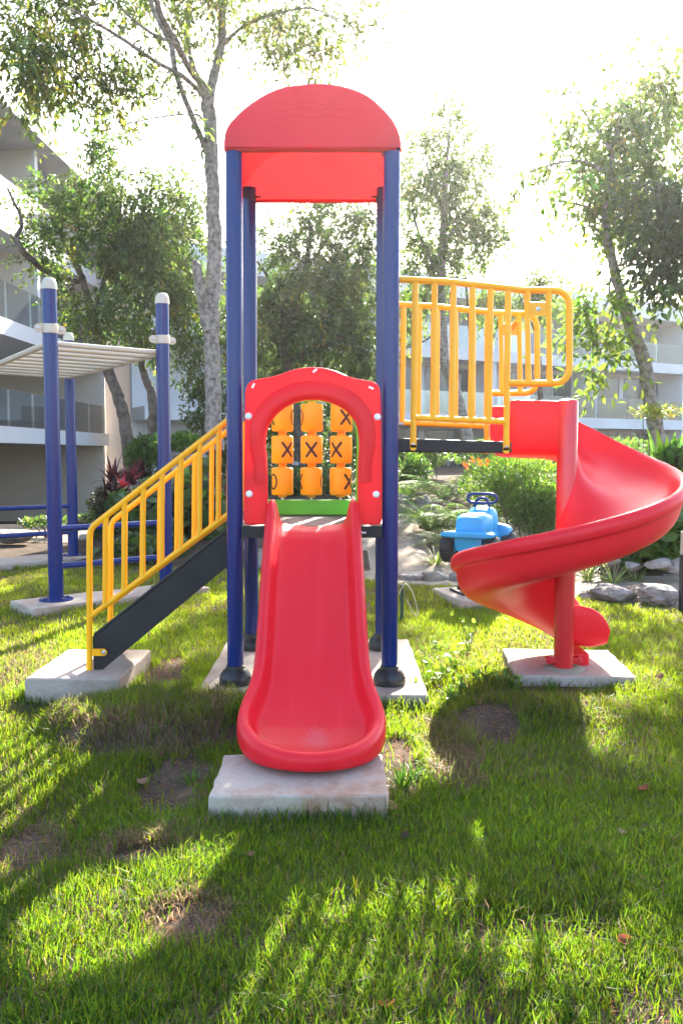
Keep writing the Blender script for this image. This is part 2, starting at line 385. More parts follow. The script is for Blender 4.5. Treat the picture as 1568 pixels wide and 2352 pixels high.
def sheet(name, mask, lift, mat):
    ny, nx = GX.shape
    V = np.column_stack([GX.ravel(), GY.ravel(), GZ.ravel() + lift])
    i, j = np.meshgrid(np.arange(ny - 1), np.arange(nx - 1), indexing='ij')
    q = np.stack([i * nx + j, i * nx + j + 1, (i + 1) * nx + j + 1, (i + 1) * nx + j], -1).reshape(-1, 4)
    if mask is not None:
        cx = V[q, 0].mean(1); cy = V[q, 1].mean(1); q = q[mask(cx, cy)]
    used = np.unique(q); re = np.zeros(len(V), int); re[used] = np.arange(len(used))
    o = numesh(name, V[used], re[q].ravel(), np.full(len(q), 4), mat, None, None, True)
    o['kind'] = 'structure'; return o
def soilmat(name, stops, scale, bs, fine=70):
    m, t, o = nodes(name)
    p = N(t, 'ShaderNodeBsdfPrincipled'); p.inputs['Roughness'].default_value = .95; p.inputs['Specular IOR Level'].default_value = .1
    n = noise(t, scale, 10, .72); r = ramp(t, n.outputs['Fac'], stops)
    n2 = noise(t, fine, 4, .7); r2 = ramp(t, n2.outputs['Fac'], [(.3, (.55, .52, .5)), (.65, (1.15, 1.15, 1.1))])
    mx = N(t, 'ShaderNodeMix', data_type='RGBA', blend_type='MULTIPLY'); mx.inputs[0].default_value = .8
    t.links.new(r.outputs[0], mx.inputs[6]); t.links.new(r2.outputs[0], mx.inputs[7])
    t.links.new(mx.outputs[2], p.inputs['Base Color'])
    b = bump(t, n2.outputs['Fac'], bs, .03); t.links.new(b.outputs[0], p.inputs['Normal'])
    t.links.new(p.outputs[0], o.inputs[0]); return m
sheet('ground', None, 0, soilmat('garden_soil', [(.3, (.05, .036, .027)), (.55, (.11, .08, .06)), (.75, (.2, .16, .12))], 3, .9))
wob = lambda x, y: (vnoise(np.column_stack([x, y]), .5, 9) - .5) * .5
sheet('lawn', lambda x, y: (y < EDGE(x) + wob(x, y)) & (np.abs(x) < 26), .006,
      soilmat('lawn_soil', [(.3, (.065, .046, .034)), (.52, (.145, .105, .078)), (.7, (.25, .19, .14))], 4, .9))
def sandmask(x, y):
    w = wob(x, y) * 2
    right = (x > .25 + w * .4) & (y > EDGE(x) - .15) & (y < np.interp(x, [.2, 1.8, 2.6, 12], [19, 19, 11.6, 11.0]) + w)
    left = (x < -3.6 + w) & (y > 16.2 + w) & (y < 21 + w)
    return right | left
sheet('sandy_path', sandmask, .012, soilmat('pale_sand', [(.3, (.17, .135, .10)), (.55, (.30, .25, .20)), (.75, (.42, .365, .30))], 2.4, .5, 40))

# ------------------------------------------------------------------ concrete slabs
def slab(label, cx, cy, lx, ly, top, depth, rz=0, mat='concrete', key=None, seed=0):
    b = MB(); rnd = random.Random(seed); nx, ny = 10, 8
    def pt(i, j, z):
        x = (i / nx - .5) * lx; y = (j / ny - .5) * ly
        e = .006 if (i in (0, nx) or j in (0, ny)) else .0015
        return Vector((x + rnd.uniform(-e, e), y + rnd.uniform(-e, e), z + rnd.uniform(-.002, .002)))
    top_g = [[pt(i, j, depth) for j in range(ny + 1)] for i in range(nx + 1)]
    b.grid(top_g, smooth=True)
    ring = [(i, 0) for i in range(nx)] + [(nx, j) for j in range(ny)] + [(i, ny) for i in range(nx, 0, -1)] + [(0, j) for j in range(ny, 0, -1)]
    T = [top_g[i][j] for i, j in ring]; B = [Vector((p.x * 1.012, p.y * 1.012, -.06)) for p in T]
    b.grid([T, B], cv=True, smooth=True); b.f.append(tuple(len(b.v) - len(B) + k for k in range(len(B)))); b.mi.append(0); b.sm.append(False)
    o = b.build('concrete_slab', M[mat], None, bevel=.012, seg=2, auto=50, weld=True)
    o.location = (cx, cy, top - depth); o.rotation_euler.z = rz
    SLABS[key or label] = (cx, cy, lx, ly, rz)
    return tag(o, label, 'concrete slab')
TOPZ = .094
slab('low square concrete slab under the foot of the red straight slide', -.20, 4.105, .83, .55, .12, .13, R(.6), 'stained', 'slide', 1)
slab('wide concrete slab carrying the four blue tower posts', -.20, 6.42, 1.56, 1.72, TOPZ, .16, 0, 'concrete', 'tower', 2)
slab('thick concrete slab at the foot of the yellow railed stairs', -1.85, 6.21, .655, .88, .15, .2, R(-1.5), 'concrete', 'stairs', 3)
slab('concrete slab under the red pole and exit of the spiral slide', 1.72, 6.45, .86, .86, .10, .14, R(-4), 'concrete', 'spiral', 4)
ROCK = G(1130, 1388, .1)
slab('concrete slab under the blue spring rocker', 1.75, 9.75, 1.15, .95, .1, .13, R(14), 'concrete', 'rocker', 5)

# ------------------------------------------------------------------ the play tower
play = thing('play_structure', 'big red, blue and yellow play tower with roof, stairs, bridge, straight slide and spiral slide', 'playground', (-.2, 6.4, TOPZ))
XL, XR, YF, YB = -.741, .334, 5.85, 6.92
XC = (XL + XR) / 2
ROOFZ = W(718, 339, YF).z
PR = .0565
def post(x, y, front):
    b = MB(); dx = (.021 if front else .008) if x < XC else (.004 if front else 0); b.tube([(x, y, TOPZ + .01), (x + dx, y, ROOFZ + .06)], PR, 28)
    o = b.build('post', M['blue'], play)
    c = MB(); c.lathe((x, y, TOPZ), [(.112, 0), (.114, .012), (.112, .03), (.113, .038), (.104, .07), (.085, .098), (.066, .112), (.064, .13), (.058, .134)], 32)
    a = R(-20); c.lathe((x + .103 * math.cos(a), y + .103 * math.sin(a), TOPZ + .05), [(.009, 0), (.009, .01), (.006, .014)], 8, 0, (math.cos(a), math.sin(a), .3))
    c.build('base_collar', M['black'], o)
    k = MB()
    s = 1 if x < XC else -1
    k.box((x + s * .075, y + (.02 if front else -.02), ROOFZ - .012), (.05, .03, .012)); k.box((x + s * .058, y + (.02 if front else -.02), ROOFZ - .03), (.012, .03, .04))
    k.build('roof_bracket', M['charcoal'], o, bevel=.003)
for x in (XL, XR):
    for y in (YF, YB): post(x, y, y == YF)

# roof: hollow moulded hood, arched across, gable faces front and back
arch_px = [(516, 341), (516, 326), (519, 308), (526, 292), (541, 272), (562, 251), (590, 229), (620, 211), (655, 198), (695, 192.5), (735, 192), (775, 196), (812, 206), (845, 222), (872, 244), (896, 272), (910, 296), (917, 316), (920, 330), (921, 343)]
A = resample(smoothpts([W(x, y - (0 if x < 700 else 2), 5.865) for x, y in arch_px], 5), 61)
cz = W(516, 341, 5.80).z; A = [Vector((p.x, 0, max(p.z, cz))) for p in A]; A[0].z = A[-1].z = cz
def ring(s, y):
    return [Vector((XC + (p.x - XC) * s, y + .16 * (p.z - cz) * s * (1 if y < 6.3 else -1), cz + (p.z - cz) * s)) for p in A]
b = MB(); rows = []
for s, y in [(.02, 5.772), (.4, 5.772), (.8, 5.772), (.93, 5.773), (.975, 5.782), (.993, 5.80), (1, 5.83), (1, 5.95)]: rows.append(ring(s, y))
for y in np.linspace(6.1, 6.75, 6): rows.append([Vector((p.x, y, p.z)) for p in A])
for s, y in [(1, 6.93), (1, 6.96), (.99, 6.985), (.97, 7.0), (.92, 7.01), (.7, 7.01), (.35, 7.01), (.02, 7.01)]: rows.append(ring(s, y))
b.grid(rows)
roof = b.build('roof', M['roof'], play, auto=60)
b = MB()
for y0, half, ph in ((228, 74, 0), (243.5, 102, 1.1), (262, 116, 2.2)):
    pts = []
    for k in range(60):
        x = 708 - half + 2 * half * k / 59 + (12 if y0 > 240 else 0)
        yy = y0 + 4.2 * math.sin(x / 11.5 + ph) * (1 if True else 0)
        p = W(x, yy, 5.77); p.y = 5.772 + .16 * (p.z - cz) - .0005; pts.append(p)
    b.tube(pts, .0022, 6)
b.build('embossed_wave', M['roof'], roof)
b = MB(); b.box((XC, 5.822, cz - .002), (A[-1].x - A[0].x - .05, .06, .022)); b.build('front_rim', M['roof'], roof, bevel=.006)
b = MB(); b.box((XC, 6.975, cz - .002), (A[-1].x - A[0].x - .05, .045, .022)); b.build('back_rim', M['roof'], roof, bevel=.006)

# red arched entry panel
def C1(x, y, Y): return W((560 + x * .3954) / 1.2245, (980 + y * .3954) / 1.2245, Y)
inner = [(485, 1252), (485, 1100), (485, 950), (483, 860), (478, 760), (471, 690), (473, 640), (487, 565), (512, 520), (545, 475), (590, 435), (650, 398), (720, 374), (800, 365), (880, 371), (960, 396), (1030, 432), (1082, 485), (1114, 540), (1131, 610), (1136, 690), (1131, 770), (1127, 860), (1126, 950), (1126, 1100), (1128, 1252)]
outer = [(340, 1255), (318, 1235), (316, 1100), (320, 800), (324, 500), (327, 330), (334, 280), (352, 245), (390, 224), (450, 212), (520, 199), (590, 179), (650, 156), (720, 140), (806, 133), (890, 139), (960, 156), (1030, 184), (1095, 208), (1180, 224), (1245, 238), (1275, 265), (1287, 310), (1292, 500), (1297, 800), (1299, 1100), (1297, 1235), (1278, 1255)]
PY = 5.79
def curve(pts, n, Y, per=6): return resample(smoothpts([C1(x, y, Y) for x, y in pts], per), n)
nI = 121
In = curve(inner, nI, PY); Ou = curve(outer, nI, PY)
b = MB(); b.band(In, Ou, .055)
panel = b.build('entry_panel', M['panel'], play, bevel=.011, seg=3, auto=50, weld=True)
# raised half-round moulding round the opening
arch_in = [p for p in inner if p[1] <= 950]
def offs(pts, d):
    P = [Vector((x, y, 0)) for x, y in pts]; out = []
    for i, p in enumerate(P):
        t = (P[min(i + 1, len(P) - 1)] - P[max(i - 1, 0)]).normalized()
        out.append((p.x + t.y * d, p.y - t.x * d))
    return out
dense = [(p.x, p.y) for p in resample(smoothpts([(x, y, 0) for x, y in arch_in], 6), 70)]
rows = []
for d, h in [(4, .0), (4, .014), (10, .03), (22, .042), (40, .047), (62, .044), (84, .036), (104, .022), (118, .006), (122, .0)]:
    k = [d * (1.12 if 12 < i < 57 else .82) for i in range(70)]
    k = np.convolve(np.pad(k, 6, mode='edge'), np.ones(13) / 13, 'valid')
    row = []
    for i, p in enumerate(dense):
        q = offs(dense, k[i])[i]
        w = C1(q[0], q[1], PY); row.append(Vector((w.x, PY + .001 - h, w.z)))
    rows.append(row)
b = MB(); b.grid(rows)
n0 = len(b.v); nr = len(rows)
b.f.append(tuple(i * 70 for i in range(nr))); b.mi.append(0); b.sm.append(False)
b.f.append(tuple(i * 70 + 69 for i in range(nr))); b.mi.append(0); b.sm.append(False)
b.build('arch_moulding', M['panel'], panel, auto=55)
for x, y in ((352, 483), (1267, 488), (357, 1035), (1257, 1038)):
    p = C1(x, y, PY); b = MB(); b.lathe((p.x, PY, p.z), [(.024, -.002), (.0245, .006), (.021, .014), (.013, .019), (.004, .021)], 18, 0, (0, -1, 0)); b.build('bolt_cap', M['white'], panel)
for x, y, a in ((823, 158, 40), (385, 265, 62), (1222, 280, -24)):
    p = C1(x, y, PY); b = MB(); b.box((p.x, PY - .0015, p.z), (.036, .002, .014), 0, 0, R(-a)); b.build('tape_scrap', M['white'], panel)

# deck and its dark beam
DZ = W(784, 1208, 5.80).z
b = MB()
for i in range(12):
    b.box((XC, 5.86 + .082 * i + .041, DZ - .015), (1.02, .062, .02)); b.box((XC, 5.86 + .082 * i + .041, DZ - .034), (1.03, .083, .015))
deck = b.build('deck', M['deck'], play, bevel=.004)
zb = W(784, 1235, 5.80).z
b = MB(); b.box((XC, 5.83, (DZ + zb) / 2 - .002), (.965, .05, DZ - zb)); b.build('deck_beam', M['charcoal'], deck, bevel=.005)
b = MB(); b.box((XC, 6.9, (DZ + zb) / 2 - .002), (.965, .05, DZ - zb)); b.build('deck_beam', M['charcoal'], deck, bevel=.005)
for x in (XL + .03, XR - .03):
    b = MB(); b.box((x, 6.385, (DZ + zb) / 2 - .004), (.05, .95, DZ - zb - .004)); b.build('deck_beam', M['charcoal'], deck, bevel=.005)
p = C1(1168, 1310, 5.80); b = MB(); b.box((p.x, 5.8035, p.z), (.036, .002, .012), 0, 0, R(8)); b.build('tape_scrap', M['white'], deck)

# noughts and crosses panel at the back of the tower
TY = 6.9
gin = [(478, 1080), (474, 900), (470, 760), (466, 690), (474, 600), (500, 525), (560, 450), (640, 404), (720, 380), (800, 372), (880, 378), (960, 402), (1024, 440), (1076, 494), (1104, 550), (1118, 620), (1121, 700), (1117, 800), (1113, 900), (1112, 1080)]
gou = [(352, 1080), (352, 900), (352, 700), (352, 520), (356, 440), (380, 400), (440, 372), (520, 340), (620, 300), (720, 276), (800, 270), (880, 275), (980, 296), (1080, 336), (1160, 372), (1222, 400), (1246, 440), (1250, 520), (1250, 700), (1250, 900), (1250, 1080)]
b = MB(); b.band(curve(gin, 71, TY - .03), curve(gou, 71, TY - .03), .05)
a0, a1 = C1(352, 1078, TY - .03), C1(1250, 1184, TY - .03)
b.box(((a0.x + a1.x) / 2, TY - .005, (a0.z + a1.z) / 2), (a1.x - a0.x, .052, a0.z - a1.z))
ttt = b.build('noughts_and_crosses_panel', M['green'], play, bevel=.008, seg=2, auto=45)
CR = .0885
def mark(b, c, kind, deg):
    a0 = R(deg); r = CR + .0012
    def P(s, t): a = a0 + s / r; return Vector((c.x + r * math.sin(a), c.y - r * math.cos(a), c.z + t))
    if kind == 'X':
        for sg in (1, -1):
            rows = []
            dx, dz = .047, .062; L = math.hypot(dx, dz); ux, uz = dx / L, sg * dz / L
            for k in range(13):
                q = -L + 2 * L * k / 12; w = .0105 * (1 if 0 < k < 12 else .6)
                rows.append([P(ux * q - uz * w, uz * q + ux * w), P(ux * q + uz * w, uz * q - ux * w)])
            b.grid(rows, 1)
    else:
        rows = []
        for k in range(40):
            t = 2 * PI * k / 40
            rows.append([P(.043 * math.cos(t), .066 * math.sin(t)), P(.0275 * math.cos(t), .0505 * math.sin(t))])
        b.grid(rows, 1, cu=True)
cols = [(592, 592, 592), (802, 800, 798), (1013, 1009, 1006)]
marks = [[('O', 80, 'X', -72), ('O', -76, 'X', 100), ('X', 24, 'O', 176)],
         [('X', 31, 'O', 180), ('X', 0, 'O', 180), ('X', -27, 'O', 150)],
         [('O', -50, 'X', 110), ('X', -82, 'O', 84), ('X', 50, 'O', -150)]]
for r_, cy in enumerate((492, 720, 946)):
    for c_ in range(3):
        c = C1(cols[c_][r_], cy, TY); c.y = TY
        h = .111; b = MB()
        b.lathe(c, [(.02, -h), (.076, -h), (.0845, -h + .004), (CR, -h + .012), (CR, h - .012), (.0845, h - .004), (.076, h), (.02, h)], 36)
        for s in (1, -1): b.lathe(c + Vector((0, 0, s * (h + .008))), [(.034, -.01), (.034, .006), (.028, .01)] if s > 0 else [(.028, -.01), (.034, -.006), (.034, .01)], 18)
        k1, d1, k2, d2 = marks[r_][c_]; mark(b, c, k1, d1); mark(b, c, k2, d2)
        b.build('spinning_block', [M['orange'], M['ink']], ttt, auto=50)
for c_ in range(3):
    p = C1(cols[c_][0], 372, TY); q = C1(cols[c_][2], 1085, TY); b = MB(); b.tube([(p.x, TY, p.z), (q.x, TY, q.z)], .011, 10); b.build('axle', M['steel'], ttt)

# straight slide: nested U-shaped curves lofted into one moulded trough
path = [(5.86, 1.215), (5.78, 1.212), (5.70, 1.19), (5.62, 1.14), (5.45, 1.0), (5.25, .835), (5.05, .67), (4.88, .53), (4.74, .385), (4.62, .295), (4.5, .235), (4.36, .19), (4.1, .165)]
py_ = np.array([p[0] for p in path])[::-1]; pz_ = np.array([p[1] for p in path])[::-1]
def bedz(y): return float(np.interp(y, py_, pz_))
def halfw(y): return float(np.interp(y, [4.2, 4.45, 4.54, 4.62, 4.72, 4.82, 4.95, 5.2, 5.5, 5.8], [.31, .305, .290, .262, .240, .232, .230, .230, .227, .219]))
def wallh(y): return float(np.interp(y, [4.2, 4.4, 4.62, 4.8, 5.1, 5.5, 5.66, 5.74, 5.79, 5.83, 5.86], [.095, .12, .15, .165, .165, .17, .19, .195, .18, .13, .06]))
YC, SXC = 4.46, -.195
def sxc(y): return SXC + (5.8 - y) * .026
yst = list(np.concatenate([np.linspace(5.86, 5.55, 16), np.linspace(5.45, 4.8, 12), np.linspace(4.75, YC, 9)]))
def ucurve(d, f):
    out = []
    for y in yst:
        w = halfw(y) + d; h = wallh(y)
        tip = 1.0
        out.append(Vector((sxc(y) - w, y, bedz(y) + f * h)))
    wl = halfw(YC) + d; bl = .345 + d
    for k in range(1, 24):
        a = PI + PI * k / 24
        y = YC + bl * math.sin(a) * 1.0; x = sxc(y) + wl * math.cos(a)
        q = abs(math.sin(a)); h = lerp(wallh(YC), .07, q ** 1.3)
        out.append(Vector((x, y, bedz(max(y, 4.2)) + f * h)))
    for v in reversed(out[:len(yst)]): out.append(Vector((2 * sxc(v.y) - v.x, v.y, v.z)))
    return out
prof = [(-.04, .0), (-.012, .06), (.004, .22), (.014, .5), (.022, .76), (.034, .93), (.052, 1.0), (.072, .95), (.088, .8), (.095, .55), (.097, .25), (.093, -.05), (.082, -.3), (.06, -.42), (.02, -.45), (-.03, -.42)]
U = [ucurve(d, f) for d, f in prof]
b = MB(); b.grid(U)
nU = len(U[0]); nb = len(b.v)
for which, zofs in ((0, 0), (len(prof) - 1, 0)):
    c = U[which]; half = nU // 2; m = 8; rows = []
    for i in range(half):
        a_, e_ = c[i], c[nU - 1 - i]
        rows.append([a_.lerp(e_, k / m) - Vector((0, 0, .012 * math.sin(PI * k / m) * (1 if which == 0 else 0))) for k in range(m + 1)])
    rows.append([c[half]] * (m + 1))
    b.grid(rows)
ends = [[U[k][0] for k in range(len(prof))], [U[k][-1] for k in range(len(prof))]]
for e in ends:
    s0 = len(b.v); b.v += [tuple(p) for p in e]; b.f.append(tuple(range(s0, s0 + len(e)))); b.mi.append(0); b.sm.append(False)
slide = b.build('straight_slide', M['slide'], play, auto=60, weld=True)
md = slide.modifiers.new('subdivision', 'SUBSURF'); md.levels = 1; md.render_levels = 1
b = MB()                                                     # foot that bolts the slide to its slab
b.box((sxc(4.36), 4.36, .115), (.2, .12, .06)); b.build('slide_foot', M['red'], slide, bevel=.01)
# stairs on the left
def line(p, q): return lambda x: p[1] + (q[1] - p[1]) * (x - p[0]) / (q[0] - p[0])
NY, FY = 6.0, 6.55
def XZ(x, y, Y0, Y): p = W(x, y, Y0); return Vector((p.x, Y, p.z))
def bolt(parent, p, ax, r=.014):
    b = MB(); b.lathe(p, [(r, 0), (r, .003), (r * .75, .004), (r * .75, .007), (r * .5, .011), (.002, .012)], 14, 0, ax); b.build('bolt', M['steel'], parent)
TOPL = line((226, 1199), (530, 961)); LOWL = line((206, 1418), (530, 1177))
for Y, front in ((NY, True), (FY, False)):
    b = MB(); f = lambda x, y: XZ(x, y, NY, Y)
    foot = f(206, 1541); foot.z = .152
    top = [foot] + [f(206, y) for y in (1500, 1400, 1300, 1245)] + [f(206.6, 1230), f(209, 1218), f(215, 1208), f(226, 1199)] + [f(x, TOPL(x)) for x in (300, 400, 500, 534)]
    b.tube(top, .0215, 16)
    b.tube([f(x, LOWL(x)) for x in (206, 300, 400, 500, 534)], .0195, 16)
    for i in range(7):
        x = 243.5 + 43.3 * i
        b.tube([f(x, TOPL(x) + 2), f(x - .8, TOPL(x) + 14), f(x - 1.6, LOWL(x) - 14), f(x - 2, LOWL(x) - 1)], [.0195, .0185, .0185, .021], 14)
    b.tube([f(538, TOPL(534) + 4), f(538, 1185)], .02, 14)
    rail = b.build('stair_railing', M['yellow'], play)
    b = MB(); p = f(222, 1498); sg = -1
    b.box(p + Vector((.012, -.004 if front else .004, 0)), (.085, .008, .052)); b.lathe(p + Vector((.052, .0, 0)), [(.026, 0), (.026, .008)], 18, 0, (0, -1 if front else 1, 0))
    b.build('bracket', M['yellow'], rail, bevel=.002)
    bolt(rail, p + Vector((.054, -.008 if front else .012, 0)), (0, -1 if front else 1, 0), .015)
SB = [(212, 1463), (536, 1206), (536, 1290), (236, 1527), (214, 1531)]
for Y in (NY + .02, FY - .02):
    b = MB(); P = [XZ(x, y, NY, Y) for x, y in SB]; P[3].z = P[4].z = .152
    o = Vector((0, .008, 0)); n = len(P)
    b.add([p - o for p in P] + [p + o for p in P], [tuple(range(n)), tuple(range(2 * n - 1, n - 1, -1))] + [(i, (i + 1) % n, n + (i + 1) % n, n + i) for i in range(n)], 0, False)
    e = (P[1] - P[0]); e.normalize(); fl = .025 if Y < 6.3 else -.025
    b.tube([P[0] + e * .01, P[1]], .013, 10)
    st = b.build('stair_stringer', M['charcoal'], play, bevel=.003)
for i in range(5):
    p = XZ(262 + i * 56, 1463 - i * 45.5, NY, 0)
    b = MB(); b.box((p.x, (NY + FY) / 2, p.z), (.2, FY - NY - .06, .03)); b.box((p.x - .09, (NY + FY) / 2, p.z - .03), (.012, FY - NY - .06, .05))
    b.build('stair_tread', M['charcoal'], play, bevel=.005)

# bridge on the right
def C2(x, y): return ((1080 + x * .5357) / 1.2245, (740 + y * .5357) / 1.2245)
BNY, BFY = 5.95, 6.92
def B(x, y, Y):
    px, py = C2(x, y); return XZ(px, py, BNY, Y)
def topy(x): return float(np.interp(x, [80, 350, 560, 640, 720, 900], [85, 99, 122, 131, 141, 143]))
def loy(x): return float(np.interp(x, [150, 640], [812, 833]))
for Y, front in ((BNY, True), (BFY, False)):
    b = MB(); f = lambda x, y: B(x, y, Y)
    top = [f(x, topy(x)) for x in (78, 200, 350, 460, 560, 640, 720, 800, 880)] + [f(912, 146), f(938, 157), f(957, 176), f(967, 200), f(971, 230)] + [f(971, y) for y in (300, 400, 500, 545)] + [f(966, 578), f(953, 604), f(932, 621), f(905, 630)] + [f(860, 631), f(760, 632), f(650, 630)]
    b.tube(top, .0232, 16)
    b.tube([f(155, loy(155)), f(400, loy(400)), f(640, loy(640))], .0215, 16)
    for x0, x1, y1 in ((163, 152, 945), (265, 256, 0), (363, 354, 0), (463, 454, 0), (558, 548, 0), (650, 640, 960)) if front else ((156, 146, 0), (252, 244, 0), (362, 355, 0), (474, 470, 0), (582, 576, 0), (668, 660, 960)):
        yb = y1 or loy(x1) - 2
        rr = [.017, .021, .0225, .0215, .0215, .021]
        b.tube([f(x0, topy(x0)), f(x0, topy(x0) + 30), f(lerp(x0, x1, .2), lerp(topy(x0), yb, .2)), f(lerp(x0, x1, .6), lerp(topy(x0), yb, .6)), f(x1, yb - 30), f(x1, yb)], rr, 14)
        if y1:
            c = f(x1, yb); b.box(c + Vector((0, 0, .006)), (.046, .016, .075)); b.lathe(c + Vector((0, .008, -.03)), [(.0235, 0), (.0235, .016)], 18, 0, (0, -1, 0))
    for x0, x1 in ((750, 756), (863, 866)):
        b.tube([f(x0, topy(x0)), f(x0 - 1, 210), f(lerp(x0, x1, .5), 420), f(x1, 590), f(x1 + 1, 631)], [.0235, .0195, .0185, .0215, .0245], 14)
    rail = b.build('bridge_railing', M['yellow'], play)
    b = MB(); c = f(806, 241); b.box(c, (.150, .008, .094)); b.build('plate', M['yellow'], rail, bevel=.002)
    sg = -1 if front else 1
    bolt(rail, c + Vector((0, sg * .004, 0)), (0, sg, 0), .016)
    if not front:
        b = MB(); b.tube([c + Vector((0, 0, 0)), c + Vector((.03, -.14, .05))], .02, 12); b.build('spigot', M['yellow'], rail)
    for x, y in ((152, 948), (640, 962)): bolt(rail, f(x, y) + Vector((0, sg * .009, 0)), (0, sg, 0), .013)
p0, p1 = XZ(914, 1006, BNY, 0), XZ(1175.5, 1014.5, BNY, 0); q0, q1 = XZ(914, 1038, BNY, 0), XZ(1175.5, 1040.5, BNY, 0)
for y0, y1 in ((BNY + .012, BNY + .05), (BFY - .05, BFY - .012)):
    b = MB(); P = [p0, p1, q1, q0]
    b.add([Vector((p.x, y0, p.z)) for p in P] + [Vector((p.x, y1, p.z)) for p in P], [(0, 1, 2, 3), (7, 6, 5, 4)] + [(i, (i + 1) % 4, 4 + (i + 1) % 4, 4 + i) for i in range(4)], 0, False)
    b.build('bridge_beam', M['charcoal'], play, bevel=.008)
b = MB()
for i in range(6):
    y = 6.045 + i * .155; c = (p0 + p1) / 2; ang = math.atan2(p0.z - p1.z, p1.x - p0.x)
    b.box((c.x, y, c.z - .025), ((p1 - p0).length - .02, .135, .03), 0, 0, ang)
b.build('bridge_deck', M['charcoal'], play, bevel=.004)

# spiral slide
PX, PYY = 1.655, 6.25
ENT = [(.075, .315), (.055, .325), (.035, .315), (.03, .29), (.03, .10), (.04, -.03), (.07, -.075), (.2, -.1), (.45, -.105), (.7, -.1), (.80, -.07), (.835, -.02), (.845, .12), (.845, .27), (.842, .30), (.83, .318), (.812, .32), (.795, .31), (.785, .28), (.775, .15), (.755, .06), (.70, .015), (.58, 0), (.45, -.003), (.30, 0), (.19, .015), (.12, .06), (.09, .15), (.078, .25), (.076, .30)]
HEL = [(.07, .33), (.062, .34), (.055, .33), (.05, .31), (.05, .20), (.06, .12), (.10, .04), (.18, -.04), (.32, -.10), (.50, -.13), (.64, -.128), (.735, -.10), (.790, -.01), (.800, .085), (.806, .098), (.838, .100), (.848, .150), (.838, .19), (.815, .21), (.79, .207), (.768, .185), (.745, .135), (.70, .065), (.60, .012), (.46, -.012), (.32, 0), (.20, .055), (.13, .14), (.095, .23), (.075, .31)]
EXI = [(.06, .17), (.045, .178), (.03, .17), (.022, .15), (.02, .05), (.025, -.04), (.05, -.10), (.2, -.125), (.45, -.125), (.66, -.12), (.75, -.08), (.782, -.02), (.80, .08), (.808, .13), (.815, .15), (.812, .17), (.80, .185), (.785, .186), (.77, .178), (.755, .15), (.735, .10), (.69, .04), (.58, .005), (.45, -.005), (.30, 0), (.2, .01), (.13, .03), (.10, .06), (.085, .10), (.07, .15)]
ENT, HEL, EXI = (np.array(a) for a in (ENT, HEL, EXI))
rows = []
def station(ox, oy, th, z, pr):
    c, s = math.cos(th), math.sin(th)
    rows.append([Vector((ox + r * c, oy + r * s, z + h)) for r, h in pr])
RISE = .315
zb0 = 1.775
for k in range(7):
    x = lerp(1.215, PX - .10, k / 6); pr = ENT.copy()
    if k == 0: pr[:, 1] = np.clip(pr[:, 1], -.09, .31); pr[:, 0] = .44 + (pr[:, 0] - .44) * .985
    station(x, PYY - .06, PI / 2, zb0 - .01 * k / 6, pr)
STEPS = 60
for k in range(STEPS + 1):
    t = k / STEPS; th = R(90) - t * R(360)
    w = float(sm(0, .20, t)); pr = lerp(ENT, HEL, w)
    w2 = float(sm(.82, 1.0, t)); pr = lerp(pr, EXI, w2)
    z = 1.755 - t * 4 * RISE - .06 * float(sm(0, .2, t)) - .05 * float(sm(.8, 1, t))
    station(PX - .06 * (1 - w) * 0, PYY - .06 * (1 - w) , th, z, pr)
zx = 1.755 - 4 * RISE - .06 - .05
for k in range(1, 9):
    t = k / 8; x = PX + .365 * t; pr = EXI.copy(); q = 1 - .0 * t
    fall = math.sqrt(max(0, 1 - (max(0, t - .45) / .56) ** 2))
    pr[:, 1] = np.where(pr[:, 1] > 0, pr[:, 1] * lerp(.0, 1, fall), pr[:, 1])
    pr[:, 1] = np.where(pr[:, 1] < 0, pr[:, 1] * lerp(1, .55, max(0, t - .7) / .3), pr[:, 1])
    station(x, PYY, PI / 2, zx - .05 * t, pr * np.array([1, 1.12]))
b = MB(); b.grid(rows, cv=True)
m = len(rows[0])
for r_ in (rows[0], rows[-1]):
    s0 = len(b.v); b.v += [tuple(p) for p in r_]
    for k in range(m // 2 - 1):                              # close the end with quads across the wall thickness
        b.f.append((s0 + k, s0 + k + 1, s0 + m - 2 - k, s0 + m - 1 - k)); b.mi.append(0); b.sm.append(False)
spiral = b.build('spiral_slide', M['red'], play, auto=60, weld=True)
md = spiral.modifiers.new('subdivision', 'SUBSURF'); md.levels = 1; md.render_levels = 1
b = MB(); zt = 2.095
b.tube([(PX, PYY, .10), (PX, PYY, 1.0), (PX, PYY, zt - .02), (PX, PYY, zt - .006), (PX, PYY, zt)], [.073, .073, .073, .068, .055], 28)
sp = b.build('spiral_pole', M['redpole'], play)
b = MB()
b.box((PX, PYY, .165), (.245, .07, .035)); b.lathe((PX - .11, PYY, .165), [(.027, -.03), (.027, .03)], 14, 0, (0, 1, 0)); b.lathe((PX + .11, PYY, .165), [(.027, -.03), (.027, .03)], 14, 0, (0, 1, 0))
b.build('clamp', M['redpole'], sp, bevel=.006)
b = MB(); b.lathe((PX, PYY - .01, .095), [(.15, 0), (.152, .012), (.14, .018), (.08, .02)], 32); b.build('ground_ring', surf('faded_green_rubber', (.2, .25, .15), (.36, .33, .26), 6, .8), sp)
b = MB(); b.box((PX + .15, PYY + .34, .13), (.14, .5, .12)); b.build('exit_foot', M['red'], spiral, bevel=.012)

